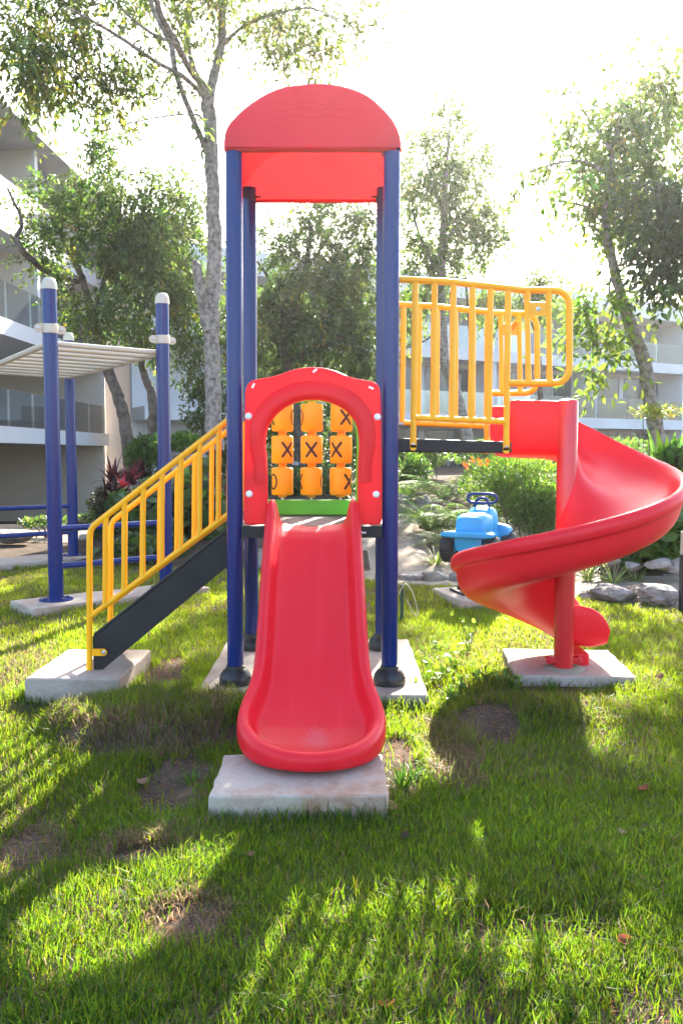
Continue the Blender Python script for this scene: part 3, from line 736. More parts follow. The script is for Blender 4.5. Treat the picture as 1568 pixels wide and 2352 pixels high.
# ------------------------------------------------------------------ monkey bars on the left
A1, A2, A3 = G(130, 1378, .1), G(382, 1328, .1), G(169, 1275, .1)
A2 = Vector((-2.10, 10.1, .1)); A4 = A1 + (A3 - A2)
BZ = W(115, 787, A1.y).z
bars = thing('climbing_frame', 'blue monkey bar frame with cream overhead ladder, left of the play tower', 'monkey bars', ((A1.x + A4.x) / 2, (A1.y + A4.y) / 2, .1))
ax = (A2 - A1).normalized(); ay = (A4 - A1).normalized()
BR = .079
for q in (A1, A2, A3, A4):
    b = MB(); b.tube([q + Vector((0, 0, .005)), q + Vector((0, 0, 3.36))], BR, 26)
    o = b.build('post', M['blue'], bars)
    b = MB(); b.lathe(q + Vector((0, 0, 3.35)), [(.084, 0), (.085, .035), (.081, .062), (.066, .1), (.045, .122), (.015, .131)], 26); b.build('cap', M['cream'], o)
    b = MB(); b.lathe(q, [(.18, 0), (.18, .014), (.085, .016)], 30)
    for k in range(4):
        a = PI / 4 + k * PI / 2; b.lathe(q + Vector((.135 * math.cos(a), .135 * math.sin(a), .014)), [(.016, 0), (.016, .014), (.006, .02)], 10)
    b.build('base_plate', M['blue'], o)
    b = MB(); zc = BZ + .045
    b.lathe(q + Vector((0, 0, zc)), [(.082, -.05), (.088, -.045), (.088, .045), (.082, .05)], 28)
    for sgn in (-1, 1):
        e = q + ax * sgn * .115 + Vector((0, 0, zc)); nrm_ = -ay
        b.box(e - ax * sgn * .02 , (.07, .022, .09), math.atan2(ax.y, ax.x)); b.lathe(e + nrm_ * -.011 + ax * sgn * .012, [(.045, 0), (.045, .022)], 16, 0, nrm_)
    cl = b.build('clamp', M['cream'], o)
    for sgn in (-1, 1): bolt(cl, q + ax * sgn * .127 + Vector((0, 0, zc)) - ay * .011, -ay, .02)
def at(q, z): return Vector((q.x, q.y, z))
b = MB()
b.tube([at(A1, BZ) - ax * .0 - ay * .05, at(A4, BZ) + ay * .05], .036, 16); b.tube([at(A2, BZ) - ay * .05, at(A3, BZ) + ay * .05], .036, 16)
b.build('ladder_side', M['cream'], bars)
for i in range(10):
    t = (i + .15) / 9.3
    b = MB(); b.tube([at(A1.lerp(A4, t), BZ), at(A2.lerp(A3, t), BZ)], .031, 14); b.build('rung', M['cream'], bars)
for p_, q_ in ((A1, A2), (A4, A3)):
    for z in (W(130, 1215, A1.y).z, W(130, 1301, A1.y).z):
        b = MB(); b.tube([at(p_, z), at(q_, z)], .036, 16); b.build('cross_bar', M['blue'], bars)
am = (A1 + A2) / 2; slab('long concrete slab under the two nearest blue monkey bar posts', am.x + .02, am.y - .02, 2.15, .62, .1, .13, math.atan2(ax.y, ax.x), 'concrete', 'bars', 6)
am = (A3 + A4) / 2; slab('long concrete slab under the far blue monkey bar posts', am.x - .05, am.y, 2.35, .8, .1, .16, math.atan2(ax.y, ax.x), 'concrete', 'bars2', 7)

# ------------------------------------------------------------------ blue spring rocker
T0 = Vector((1.80, 9.75, .1))
toy = thing('spring_rocker', 'light blue four wheeled ride-on spring rocker with navy handlebar behind the spiral slide', 'spring rocker', T0)
HD = R(62)                                                   # heading, from +X
tf = Vector((math.cos(HD), math.sin(HD), 0)); ts = Vector((math.sin(HD), -math.cos(HD), 0))
TC = W(1100, 1225, 9.75)
def L3(f_, s_, z): return Vector((TC.x, TC.y, TC.z)) + tf * f_ + ts * s_ + Vector((0, 0, z))
def loft(b, secs, n=28, pw=3.2, mi=0):                       # secs: (f, half width, z low, z high)
    rows = []
    for f_, w, z0, z1 in secs:
        r_ = []
        for k in range(n):
            a = 2 * PI * k / n; c, s = math.cos(a), math.sin(a)
            x = w * abs(c) ** (2 / pw) * (1 if c >= 0 else -1); z = (z0 + z1) / 2 + (z1 - z0) / 2 * abs(s) ** (2 / pw) * (1 if s >= 0 else -1)
            r_.append(L3(f_, x, z))
        rows.append(r_)
    b.grid(rows, cv=True); m_ = len(b.v)
    b.f.append(tuple(m_ - n + k for k in range(n))); b.mi.append(mi); b.sm.append(True)
    b.f.append(tuple(reversed([m_ - n * len(rows) + k for k in range(n)]))); b.mi.append(mi); b.sm.append(True)
b = MB(); loft(b, [(-.40, .13, -.16, .02), (-.385, .16, -.19, .04), (-.30, .175, -.20, .055), (0, .18, -.20, .06), (.3, .175, -.19, .05), (.38, .15, -.16, .03), (.40, .1, -.12, 0)])
body = b.build('body', M['cyan'], toy)
b = MB(); loft(b, [(-.36, .10, .02, .15), (-.34, .16, .01, .21), (-.26, .185, .0, .245), (-.1, .185, 0, .25), (-.02, .17, 0, .245), (.0, .15, .0, .22)]); b.build('seat', M['cyan'], toy)
b = MB(); loft(b, [(-.02, .10, .02, .2), (.0, .15, .0, .27), (.08, .165, -.02, .31), (.2, .155, -.05, .30), (.3, .13, -.08, .22), (.36, .1, -.1, .12)]); b.build('bonnet', M['cyan'], toy)
b = MB(); loft(b, [(-.475, .27, -.005, .035), (-.46, .30, -.02, .05), (-.34, .30, -.02, .05), (-.32, .27, -.01, .04)], pw=4)
for s in (-1, 1): loft2 = None
b.build('rear_mudguard', M['cyan'], toy)
b = MB(); loft(b, [(.22, .24, .0, .06), (.24, .28, -.10, .10), (.36, .285, -.12, .10), (.40, .24, -.08, .04)], pw=3.5); b.build('front_mudguard', M['cyan'], toy)
for f_ in (-.31, .33):
    for s in (-1, 1):
        c = L3(f_, s * .255, -.15); b = MB(); r = .155
        b.lathe(c, [(.05, -.075), (.11, -.075), (.142, -.06), (r, -.035), (r, .035), (.142, .06), (.11, .075), (.05, .075)], 30, 0, ts)
        for k in range(18):
            a = 2 * PI * k / 18; d = tf * math.cos(a) * (r - .004) + Vector((0, 0, math.sin(a) * (r - .004))); b.tube([c + d - ts * .05, c + d + ts * .05], .012, 5)
        wl = b.build('wheel', M['tyre'], toy, auto=40)
        b = MB(); b.lathe(c, [(.048, -.078), (.048, .078)], 14, 0, ts); b.build('hub', M['cyan'], wl)
hb = MB(); hz = .40; pts = []
for k in range(32):
    a = 2 * PI * k / 32; c, s = math.cos(a), math.sin(a)
    pts.append(L3(.09 + .0, .175 * abs(c) ** .55 * (1 if c > 0 else -1), hz + .055 * abs(s) ** .7 * (1 if s > 0 else -1)))
hb.tube(pts, .017, 12, closed=True)
hb.tube(smoothpts([L3(.09, -.085, .29), L3(.09, -.075, .36), L3(.09, -.03, .40), L3(.09, .03, .40), L3(.09, .075, .36), L3(.09, .085, .29)], 5), .016, 12)
hb.build('handlebar', M['blue'], toy)
b = MB(); c = L3(0, 0, 0); zlow = .2 
pts = []
for k in range(80):
    a = 2 * PI * k / 14; pts.append(Vector((c.x + .085 * math.cos(a), c.y + .085 * math.sin(a), lerp(zlow, c.z - .2, k / 79))))
b.tube(pts, .016, 8); b.build('spring', M['charcoal'], toy)
b = MB(); b.box((c.x, c.y, .115), (.56, .42, .03), R(14)); b.box((c.x, c.y, .15), (.42, .3, .045), R(14)); b.box((c.x, c.y, .185), (.24, .24, .03), R(14)); b.build('base_plate', M['charcoal'], toy, bevel=.006)
# ------------------------------------------------------------------ buildings
def wallbox(b, o, u, nrm_, a0, a1, d0, d1, z0, z1):            # box in a facade's own frame: along u, out along nrm_
    P = [o + u * a + nrm_ * d for a, d in ((a0, d0), (a1, d0), (a1, d1), (a0, d1))]
    vs = [(p.x, p.y, z0) for p in P] + [(p.x, p.y, z1) for p in P]
    b.add(vs, [(3, 2, 1, 0), (4, 5, 6, 7), (0, 1, 5, 4), (1, 2, 6, 5), (2, 3, 7, 6), (3, 0, 4, 7)], 0, False)
# the long white block across the back
o_ = Vector((4.3, 39.0, 0)); u_ = Vector((.874, .486, 0)); n_ = Vector((.486, -.874, 0))
hotel = thing('apartment_building', 'long white three storey block with glass balconies behind the trees at right', 'building', (7, 41, .4))
LEV = [.45, 3.42, 6.45, 9.15]
def part(name, mat, args, parent, bevel=0.0):
    b = MB()
    for a in args: wallbox(b, o_, u_, n_, *a)
    return b.build(name, mat, parent, bevel=bevel)
U0, U1 = -13.5, 34
part('wall', M['plaster'], [(U0, U1, -1.9, -1.6, 0, 9.2)], hotel)
for k, z in enumerate(LEV[:3]): part('balcony_slab', M['plaster'], [(U0, U1, -1.6, .12, z - .42, z + .1)], hotel)
part('roof', M['plaster'], [(U0, U1, -9, .3, 8.78, 9.72)], hotel)
part('roof_plant_room', M['parapet'], [(-9, -2.4, -7, -3, 9.72, 10.5)], hotel)
bays = [-9.8, -3.2, 3.4, 10.0, 16.6, 23.2]
for f0 in bays:
    for k in range(3): part('partition', M['plaster'], [(f0 - .1, f0 + .1, -1.6, -.02, LEV[k] + .1, (LEV + [9])[k + 1] - .42 if k < 2 else 8.78)], hotel)
for bi, f0 in enumerate(bays[:-1]):
    for k in range(3):
        z0, z1 = LEV[k] + .12, LEV[k] + 2.35
        for a, w in ((1.75, 1.5), (3.75, 2.6)):
            wn = part('window', M['frame'], [(f0 + a - .06, f0 + a, -1.6, -1.53, z0, z1 + .06), (f0 + a + w, f0 + a + w + .06, -1.6, -1.53, z0, z1 + .06), (f0 + a, f0 + a + w, -1.6, -1.53, z1, z1 + .06)] + ([(f0 + a + w / 2 - .04, f0 + a + w / 2 + .04, -1.598, -1.532, z0, z1)] if w > 2 else []), hotel)
            part('pane', M['curtain'] if k == 2 else M['pane'], [(f0 + a + .002, f0 + a + w - .002, -1.6, -1.565, z0, z1 - .002)], wn)
        if k:
            for q in range(3):
                a = f0 + .12 + q * 2.15; part('balustrade', M['glass'], [(a, a + 2.1, .04, .055, LEV[k] + .1, LEV[k] + 1.15)], hotel)
# the near block on the left, its face running away from us
o_ = Vector((-10.0, 24.9, 0)); u_ = Vector((.0318, .9995, 0)); n_ = Vector((.9995, -.0318, 0))
villa = thing('apartment_building', 'white block with deep balconies and glass rails at the left edge', 'building', (-13, 29, 0))
VL = [2.27, 5.47, 8.53, 11.95]
part('wall', M['beige'], [(-9, 10.3, -6.3, -6.0, -1.6, 11.6)], villa)
for k, z in enumerate(VL[:3]): part('balcony_slab', M['plaster'], [(-9, 10.62, -6.0, 0, z - .25, z + .25)], villa)
part('roof', M['parapet'], [(-9, 11.2, -7, .5, 11.55, 12.45)], villa)
part('partition', M['beige'], [(10.1, 10.3, -6.0, -.08, -1.6, 2.02)], villa)
for k in range(3):
    hi = (VL[k + 1] - .25) if k < 2 else 11.55
    pt_ = part('partition', M['beige'], [(10.1, 10.3, -6.0, -.16, VL[k] + .25, hi)], villa)
    part('edge_trim', M['plaster'], [(10.08, 10.32, -.16, -.06, VL[k] + .25, hi)], pt_)
    if k:
        pt_ = part('partition', M['beige'], [(3.4, 3.6, -6.0, -.16, VL[k] + .25, hi)], villa)
        part('edge_trim', M['plaster'], [(3.38, 3.62, -.16, -.06, VL[k] + .25, hi)], pt_)
    for q in range(9):
        a = -6.5 + q * 1.86; part('balustrade', M['glass'], [(a, a + 1.82, -.06, -.045, VL[k] + .25, VL[k] + 1.36)], villa)
b = MB(); wallbox(b, Vector((-9.66, 35.7, 0)), Vector((1, 0, 0)), Vector((0, -1, 0)), -.2, 3.3, -4, 0, -1, 11.6)
b.build('side_wall', M['pink'], villa)
def chair(loc, rz, label):
    t = thing('patio_chair', label, 'chair', loc, 'chairs on the balcony'); m = Matrix.Translation(loc) @ Matrix.Rotation(rz, 4, 'Z'); P = lambda x, y, z: m @ Vector((x, y, z))
    b = MB(); b.box(P(0, 0, .44), (.5, .5, .05), rz); b.build('seat', M['charcoal'], t, bevel=.01)
    b = MB(); b.box(P(0, .24, .66), (.5, .04, .4), rz); b.build('backrest', M['charcoal'], t, bevel=.01)
    for x in (-.22, .22):
        for y in (-.22, .22): b = MB(); b.tube([P(x, y, .42), P(x * 1.1, y * 1.1, 0)], .018, 6); b.build('leg', M['charcoal'], t)
chair(Vector((-10.9, 26.6, 2.52)), R(80), 'dark patio chair on the first floor balcony at left, the one nearer the glass')
chair(Vector((-11.6, 27.7, 2.52)), R(60), 'dark patio chair deeper inside the first floor balcony at left')

# ------------------------------------------------------------------ trees
def limb(b, pts, n=9, seed=0, per=5):                          # pts: (x px, y px, distance, radius)
    P = [W(x, y, d) for x, y, d, r in pts]; rr = [r for *_, r in pts]
    Q = smoothpts(P, per); k = len(Q); rad = [float(np.interp(i / (k - 1) * (len(rr) - 1), range(len(rr)), rr)) for i in range(k)]
    rn = np.random.default_rng(seed); rad = [r * (1 + .10 * (rn.random() - .5)) for r in rad]
    Q = [q + Vector((rn.normal(), rn.normal(), 0)) * r * .06 for q, r in zip(Q, rad)]
    b.tube(Q, rad, n); return Q
def palette(rng, n, base, var, warm=.0, warmcol=(.30, .20, .03)):
    c = np.array(base)[None, :] * (1 + var * rng.normal(size=(n, 1))) * (1 + .12 * rng.normal(size=(n, 3)))
    if warm: k = rng.random(n) < warm; c[k] = np.array(warmcol) * (1 + .2 * rng.normal(size=(k.sum(), 1)))
    return np.clip(c, .008, .9)
def sprays(parent, blobs, Y0, ns, k, leaf, wl, base, rng, skel=None, droop=.25, warm=.015, thick=.8, clump=.9, thr=.42, name='crown', mat='leaf', twig=.35, var=.25, blen=1.0, maxd=9):
    area = np.array([rx * ry * w for _, _, rx, ry, w, _ in blobs]); num = rng.multinomial(ns, area / area.sum())
    PP, DD = [], []
    for (cx, cy, rx, ry, w, dy), n in zip(blobs, num):
        Yb = Y0 + dy; c = np.array(W(cx, cy, Yb)); s = Yb / FOC
        v = nrm(rng.normal(size=(n, 3))) * (rng.random((n, 1)) ** (1 / 2.0))
        P = c + v * np.array([rx * s, (rx + ry) * .5 * s * thick, ry * s])
        PP.append(P); DD.append(v)
    P = np.concatenate(PP); D = np.concatenate(DD)
    keep = vnoise(P, clump, 11) * .7 + vnoise(P, clump * .4, 12) * .3 > thr - .12 * (1 - np.linalg.norm(D, axis=1)); P = P[keep]; D = D[keep]
    n = len(P)
    d = nrm(D * .7 + rng.normal(size=(n, 3)) * .55 + np.array([0, 0, -droop]))
    Ls = leaf * (2.6 + 2.2 * rng.random(n)) * blen
    t = (np.arange(k) + .5) / k
    side = nrm(np.cross(d, rng.normal(size=(n, 3)))); up = np.cross(side, d)
    ang = np.arange(k) * 2.4
    off = side[:, None, :] * np.cos(ang)[None, :, None] + up[:, None, :] * np.sin(ang)[None, :, None]
    base_p = P[:, None, :] + d[:, None, :] * (Ls[:, None] * t[None, :])[:, :, None] + np.array([0, 0, -1]) * (Ls[:, None] * t[None, :] ** 2 * droop * .8)[:, :, None] + rng.normal(size=(n, k, 3)) * leaf * .25
    ld = d[:, None, :] * .75 + off * .75 + rng.normal(size=(n, k, 3)) * .28 + np.array([0, 0, -droop * .9])
    m_ = n * k
    U = nrm(rng.normal(size=(m_, 3)) * .5 + np.array([0, 0, 1]))
    ll = leaf * (.65 + .6 * rng.random(m_)); cv = np.repeat(palette(rng, n, base, var * .8), k, 0) * (1 + var * .6 * rng.normal(size=(m_, 1)))
    if warm: q = np.repeat(rng.random(n) < warm * 1.2, k) | (rng.random(m_) < warm * .6); cv[q] = np.array((.22, .19, .035)) * (1 + .2 * rng.normal(size=(q.sum(), 1)))
    V, lo, ct, C = leaves(base_p.reshape(-1, 3), ld.reshape(-1, 3), U, ll, ll * wl, np.clip(cv, .008, .9))
    numesh(name, V, lo, ct, M[mat], parent, C)
    if skel and twig:
        sk = np.array([tuple(p) for p in skel]); b = MB(); ns_ = len(sk); cap = ns_ + 3 * n
        bufp = np.zeros((cap, 3)); bufp[:ns_] = sk; bufr = np.full(cap, .012); ct_ = ns_
        d0_ = np.array([np.min(((sk - q) ** 2).sum(1)) for q in P])
        for i in np.argsort(d0_):
            if rng.random() > twig: continue
            v_ = bufp[:ct_] - P[i]; dd = (v_ ** 2).sum(1) + .8 * np.maximum(0, v_[:, 2]) ** 2; h_ = int(np.argmin(dd)); L = math.sqrt(dd[h_])
            if L > maxd: continue
            q = bufp[h_].copy(); e_ = P[i] + d[i] * Ls[i] * .8
            pts = bezier_tube_pts(q, e_, rng.normal(size=3) * L * .12 + np.array([0, 0, L * .10]), 5)
            r0 = min(bufr[h_] * .9, .005 + .006 * L); b.tube(pts, [r0, r0 * .85, r0 * .7, r0 * .55, r0 * .35], 4, cap=False)
            for w_, k_ in ((.8, 2), (.65, 3), (.5, 4)): bufp[ct_] = tuple(pts[k_]); bufr[ct_] = max(.004, r0 * w_); ct_ += 1
        if b.v: b.build('twigs', M['darkbark'], parent)
    return P
def tree(name, label, foot, limbs, blobs, Y0, seed, bark='bark', group=None, **kw):
    rng = np.random.default_rng(seed); t = thing(name, label, 'tree', foot, group); b = MB(); skel = []
    for i, l in enumerate(limbs):
        if i == 0: tr = MB(); skel += limb(tr, l, 14, seed); tr.build('trunk', M[bark], t)
        else: b = MB(); skel += limb(b, l, 8, seed + i); b.build('limb', M[bark], t)
    up = [p for p in skel if p.z > foot[2] + 1.5]
    if blobs: sprays(t, blobs, Y0, rng=rng, skel=up, **kw)
    return t
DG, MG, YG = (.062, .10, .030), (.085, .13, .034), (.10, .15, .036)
Y = 14.8
b0 = W(490, 1010, Y)
tree('broadleaf_tree', 'tall grey trunked tree left of the tower, forking high above its roof', b0,
     [[(494, 1040, Y, .17), (491, 980, Y, .145), (488, 850, Y, .135), (486, 740, Y, .132), (493, 560, Y, .125), (487, 400, Y, .118), (484, 290, Y, .115), (478, 240, Y, .12), (486, 195, Y, .085), (498, 150, Y + .1, .075), (510, 90, Y + .2, .075), (512, 20, Y + .3, .07), (540, -90, Y + .5, .05)],
      [(478, 250, Y, .09), (470, 205, Y - .1, .07), (440, 165, Y - .4, .055), (418, 125, Y - .7, .05), (400, 90, Y - 1, .06), (372, 40, Y - 1.4, .045), (350, -40, Y - 1.8, .04)],
      [(474, 345, Y, .06), (455, 300, Y - .2, .05), (428, 235, Y - .4, .045), (402, 160, Y - .5, .045), (392, 100, Y - .6, .045), (352, 20, Y - .8, .04), (330, -50, Y - 1, .03)],
      [(474, 230, Y, .07), (458, 190, Y + .3, .05), (440, 140, Y + .5, .045), (430, 90, Y + .7, .05), (434, 20, Y + .9, .04), (440, -60, Y + 1, .04)],
      [(434, 95, Y + .7, .04), (415, 60, Y + .8, .03), (398, 0, Y + 1, .03), (385, -60, Y + 1.1, .02)],
      [(462, 215, Y - .2, .04), (420, 175, Y - .7, .035), (355, 140, Y - 1.4, .03), (290, 95, Y - 2, .028), (225, 55, Y - 2.6, .02), (150, 15, Y - 3.2, .012)],
      [(405, 100, Y - 1, .03), (355, 80, Y - 1.5, .026), (300, 40, Y - 2, .02), (262, 0, Y - 2.3, .015)],
      [(505, 110, Y + .2, .04), (560, 60, Y, .03), (640, 30, Y - .4, .024), (720, 20, Y - .9, .016), (790, 60, Y - 1.2, .01)],
      [(468, 275, Y, .018), (440, 262, Y - .4, .015), (360, 270, Y - 1, .012), (270, 290, Y - 1.6, .008), (200, 315, Y - 2, .005)],
      [(465, 690, Y - .15, .09), (458, 650, Y - .2, .085), (452, 615, Y - .25, .08), (447, 600, Y - .25, .05)],
      [(480, 760, Y - .1, .10), (466, 700, Y - .14, .09), (462, 660, Y - .2, .07)]],
     [(60, 40, 110, 75, 1, -2), (180, 60, 120, 85, 1, -2.4), (70, 130, 90, 65, 1, -3), (150, 170, 95, 70, 1.2, -2), (270, 130, 90, 80, 1, -1.5), (250, 215, 60, 55, 1, -1.5), (310, 215, 60, 60, 1, -1), (330, 40, 90, 60, .8, -.5), (390, 190, 70, 70, .8, -.5), (400, 255, 70, 40, .6, -.5), (150, 240, 40, 28, .8, -2), (40, 245, 50, 24, .7, -3), (560, 60, 60, 55, .7, .5), (650, 75, 90, 70, 1.1, -.2), (740, 55, 90, 60, 1.1, -.6), (700, 130, 80, 45, 1, -.6), (810, 40, 55, 45, .7, -.8), (640, 175, 50, 25, .35, -.4), (760, 190, 40, 12, .25, -.4), (520, 270, 34, 40, .5, .2), (470, 60, 50, 60, .5, 0), (420, -60, 420, 70, 2.2, 0)],
     Y, 21, ns=1500, k=13, leaf=.115, wl=.42, base=(.075, .10, .03), droop=.35, warm=.03, thr=.42, clump=.55, twig=.9, maxd=2.5)
Y = 17.5
b1 = W(302, 1060, Y)
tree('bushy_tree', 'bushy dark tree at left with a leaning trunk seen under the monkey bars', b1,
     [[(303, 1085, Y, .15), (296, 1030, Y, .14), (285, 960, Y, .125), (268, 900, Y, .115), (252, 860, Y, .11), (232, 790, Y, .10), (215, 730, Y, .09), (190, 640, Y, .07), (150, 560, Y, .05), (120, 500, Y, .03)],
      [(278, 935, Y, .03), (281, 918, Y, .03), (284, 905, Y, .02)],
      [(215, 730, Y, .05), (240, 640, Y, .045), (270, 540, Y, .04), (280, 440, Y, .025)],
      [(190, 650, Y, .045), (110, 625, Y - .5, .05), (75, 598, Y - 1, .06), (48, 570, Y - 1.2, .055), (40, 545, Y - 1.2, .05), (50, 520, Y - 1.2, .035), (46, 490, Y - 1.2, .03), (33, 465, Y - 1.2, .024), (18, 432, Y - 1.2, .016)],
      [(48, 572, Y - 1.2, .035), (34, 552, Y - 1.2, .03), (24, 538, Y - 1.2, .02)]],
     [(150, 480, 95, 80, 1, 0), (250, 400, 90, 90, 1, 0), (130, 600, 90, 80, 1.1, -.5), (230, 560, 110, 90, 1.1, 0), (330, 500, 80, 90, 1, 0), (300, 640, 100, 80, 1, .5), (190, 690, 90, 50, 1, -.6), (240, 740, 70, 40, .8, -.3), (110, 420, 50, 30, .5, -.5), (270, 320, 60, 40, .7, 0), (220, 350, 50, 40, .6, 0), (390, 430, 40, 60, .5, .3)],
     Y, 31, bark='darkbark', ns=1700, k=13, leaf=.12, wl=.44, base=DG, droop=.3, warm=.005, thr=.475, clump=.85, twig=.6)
Y = 19
tree('bushy_tree', 'slimmer dark tree between the leaning trunk and the tall grey trunk', W(345, 1010, Y),
     [[(356, 1050, Y, .12), (352, 980, Y, .11), (350, 915, Y, .10), (335, 870, Y, .085), (325, 830, Y, .075), (322, 760, Y, .06), (335, 680, Y, .05), (360, 590, Y, .04), (375, 500, Y, .03)],
      [(328, 830, Y, .04), (333, 800, Y, .035), (334, 740, Y, .03)], [(360, 600, Y, .03), (410, 540, Y, .025), (430, 480, Y, .02)]],
     [(350, 620, 80, 90, 1, 0), (410, 540, 70, 90, 1, 0), (400, 680, 70, 80, 1, 0), (440, 620, 60, 80, 1, .5), (310, 740, 60, 50, .9, -.4), (380, 780, 50, 60, .8, 0), (440, 760, 45, 70, .9, .5), (420, 440, 55, 45, .7, 0), (450, 860, 40, 60, .7, .5), (370, 540, 70, 60, .8, 0), (500, 690, 40, 120, .6, 1.2)],
     Y, 37, bark='darkbark', ns=1150, k=13, leaf=.12, wl=.45, base=DG, droop=.3, warm=.006, thr=.43, clump=.7, twig=.6)
Y = 21
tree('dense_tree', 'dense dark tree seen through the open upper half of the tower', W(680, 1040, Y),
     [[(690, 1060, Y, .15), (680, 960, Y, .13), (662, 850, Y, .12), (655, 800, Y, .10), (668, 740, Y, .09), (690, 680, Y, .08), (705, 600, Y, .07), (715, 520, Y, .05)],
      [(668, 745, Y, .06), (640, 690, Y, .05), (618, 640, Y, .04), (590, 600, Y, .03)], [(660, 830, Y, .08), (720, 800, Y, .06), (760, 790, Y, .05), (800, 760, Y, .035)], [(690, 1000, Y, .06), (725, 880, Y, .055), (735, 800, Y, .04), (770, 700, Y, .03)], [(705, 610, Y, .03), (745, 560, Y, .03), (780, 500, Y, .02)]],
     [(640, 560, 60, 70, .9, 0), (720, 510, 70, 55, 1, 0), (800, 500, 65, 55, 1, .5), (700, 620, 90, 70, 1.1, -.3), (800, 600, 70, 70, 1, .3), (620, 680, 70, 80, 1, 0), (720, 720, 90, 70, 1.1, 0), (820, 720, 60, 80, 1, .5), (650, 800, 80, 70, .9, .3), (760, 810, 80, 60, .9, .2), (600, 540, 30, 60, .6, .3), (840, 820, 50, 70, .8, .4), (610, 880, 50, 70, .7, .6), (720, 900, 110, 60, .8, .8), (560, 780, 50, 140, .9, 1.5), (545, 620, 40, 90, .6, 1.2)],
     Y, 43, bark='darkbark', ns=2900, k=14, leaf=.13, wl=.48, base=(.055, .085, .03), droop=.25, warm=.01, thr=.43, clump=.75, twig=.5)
Y = 22
tree('tall_tree', 'tall airy tree standing against the sun behind the yellow bridge', W(1050, 1040, Y),
     [[(1072, 1010, Y, .16), (1060, 950, Y, .15), (1040, 880, Y, .14), (1020, 830, Y, .13), (1015, 740, Y, .12), (1012, 640, Y, .115), (1018, 520, Y, .09), (1022, 420, Y, .06), (1030, 320, Y, .035), (1035, 260, Y, .02)],
      [(1050, 915, Y, .03), (1055, 880, Y, .03), (1056, 860, Y, .02)], [(1015, 640, Y, .06), (970, 560, Y, .045), (945, 480, Y, .03)], [(1016, 560, Y, .05), (1070, 490, Y, .04), (1110, 430, Y, .025)], [(1012, 660, Y, .05), (975, 690, Y, .035), (940, 720, Y, .02)], [(1018, 500, Y, .04), (985, 400, Y, .03), (975, 330, Y, .02)],
      [(1012, 760, Y, .03), (960, 790, Y, .025), (925, 800, Y, .02)]],
     [(1035, 280, 45, 55, .7, 0), (1000, 350, 70, 55, 1, 0), (1070, 380, 65, 60, 1, 0), (960, 430, 50, 80, 1, 0), (1030, 450, 75, 70, 1, 0), (1110, 480, 60, 60, .9, 0), (970, 560, 60, 70, 1, 0), (1060, 560, 80, 55, .9, 0), (1130, 540, 40, 45, .7, 0), (950, 660, 40, 60, .9, 0), (1000, 640, 60, 45, .6, 0), (935, 740, 26, 50, .6, .5), (1110, 590, 35, 30, .4, 0)],
     Y, 47, bark='bark', ns=1500, k=13, leaf=.13, wl=.46, base=MG, droop=.3, warm=.006, thr=.42, clump=.7, twig=.7)
Y = 14
tree('leaning_tree', 'leaning tree at right with big leaves, its trunk rising behind the spiral slide', W(1512, 1010, Y),
     [[(1520, 1040, Y, .13), (1505, 985, Y, .12), (1492, 920, Y, .115), (1480, 840, Y, .11), (1465, 790, Y, .105), (1440, 730, Y, .10), (1420, 660, Y, .085), (1405, 600, Y, .078), (1392, 540, Y, .07), (1390, 480, Y, .065), (1400, 400, Y, .05), (1410, 320, Y, .035), (1440, 230, Y, .02)],
      [(1462, 790, Y, .05), (1452, 765, Y - .1, .04), (1442, 752, Y - .15, .025)], [(1390, 545, Y, .035), (1375, 530, Y, .03), (1360, 520, Y, .02)],
      [(1400, 640, Y, .022), (1398, 665, Y - .2, .02), (1395, 690, Y - .3, .016), (1375, 720, Y - .4, .012), (1340, 690, Y - .5, .007)],
      [(1445, 745, Y, .018), (1415, 700, Y - .3, .014), (1390, 780, Y - .6, .010), (1370, 830, Y - .8, .006)],
      [(1400, 400, Y, .035), (1330, 370, Y - .4, .025), (1260, 380, Y - .8, .016), (1200, 400, Y - 1, .01)], [(1400, 420, Y, .035), (1460, 330, Y + .2, .03), (1530, 220, Y + .4, .02)], [(1405, 350, Y, .03), (1350, 270, Y, .022), (1310, 210, Y, .012)], [(1392, 500, Y, .028), (1330, 470, Y - .3, .02), (1260, 460, Y - .5, .012)]],
     [(1400, 290, 100, 75, 1, 0), (1310, 330, 80, 70, .28, -.4), (1250, 400, 70, 35, .3, -.6), (1490, 320, 80, 80, .9, 0), (1400, 400, 100, 65, 1.1, 0), (1330, 440, 70, 50, .5, -.4), (1470, 220, 80, 80, .9, .2), (1540, 190, 60, 90, .8, .3), (1470, 450, 70, 60, 1, .2), (1340, 190, 70, 40, .15, 0), (1420, 500, 90, 45, .8, .1), (1340, 530, 30, 30, .3, -.3), (1250, 470, 50, 22, .3, -.5)],
     Y, 53, bark='bark', ns=780, k=11, leaf=.14, wl=.44, base=MG, droop=.3, warm=.006, thr=.455, clump=.6, twig=.9, maxd=2.5)
rng = np.random.default_rng(57)
lt = [o for o in COL.objects if o.name == 'leaning_tree'][0]
sprays(lt, [(1390, 670, 60, 25, 1, -.3), (1350, 660, 30, 40, 1, -.4), (1370, 740, 60, 40, 1.2, -.6), (1340, 800, 35, 35, 1, -.8), (1380, 820, 35, 45, 1, -.8), (1470, 690, 40, 20, .5, .3), (1425, 770, 22, 40, .5, -.4), (1380, 860, 25, 20, .8, -.8)], 14, 85, 9, .16, .5, (.085, .13, .03), rng, None, .3, .0, .6, .5, .40, 'low_foliage', 'leaf')
Y = 12.5
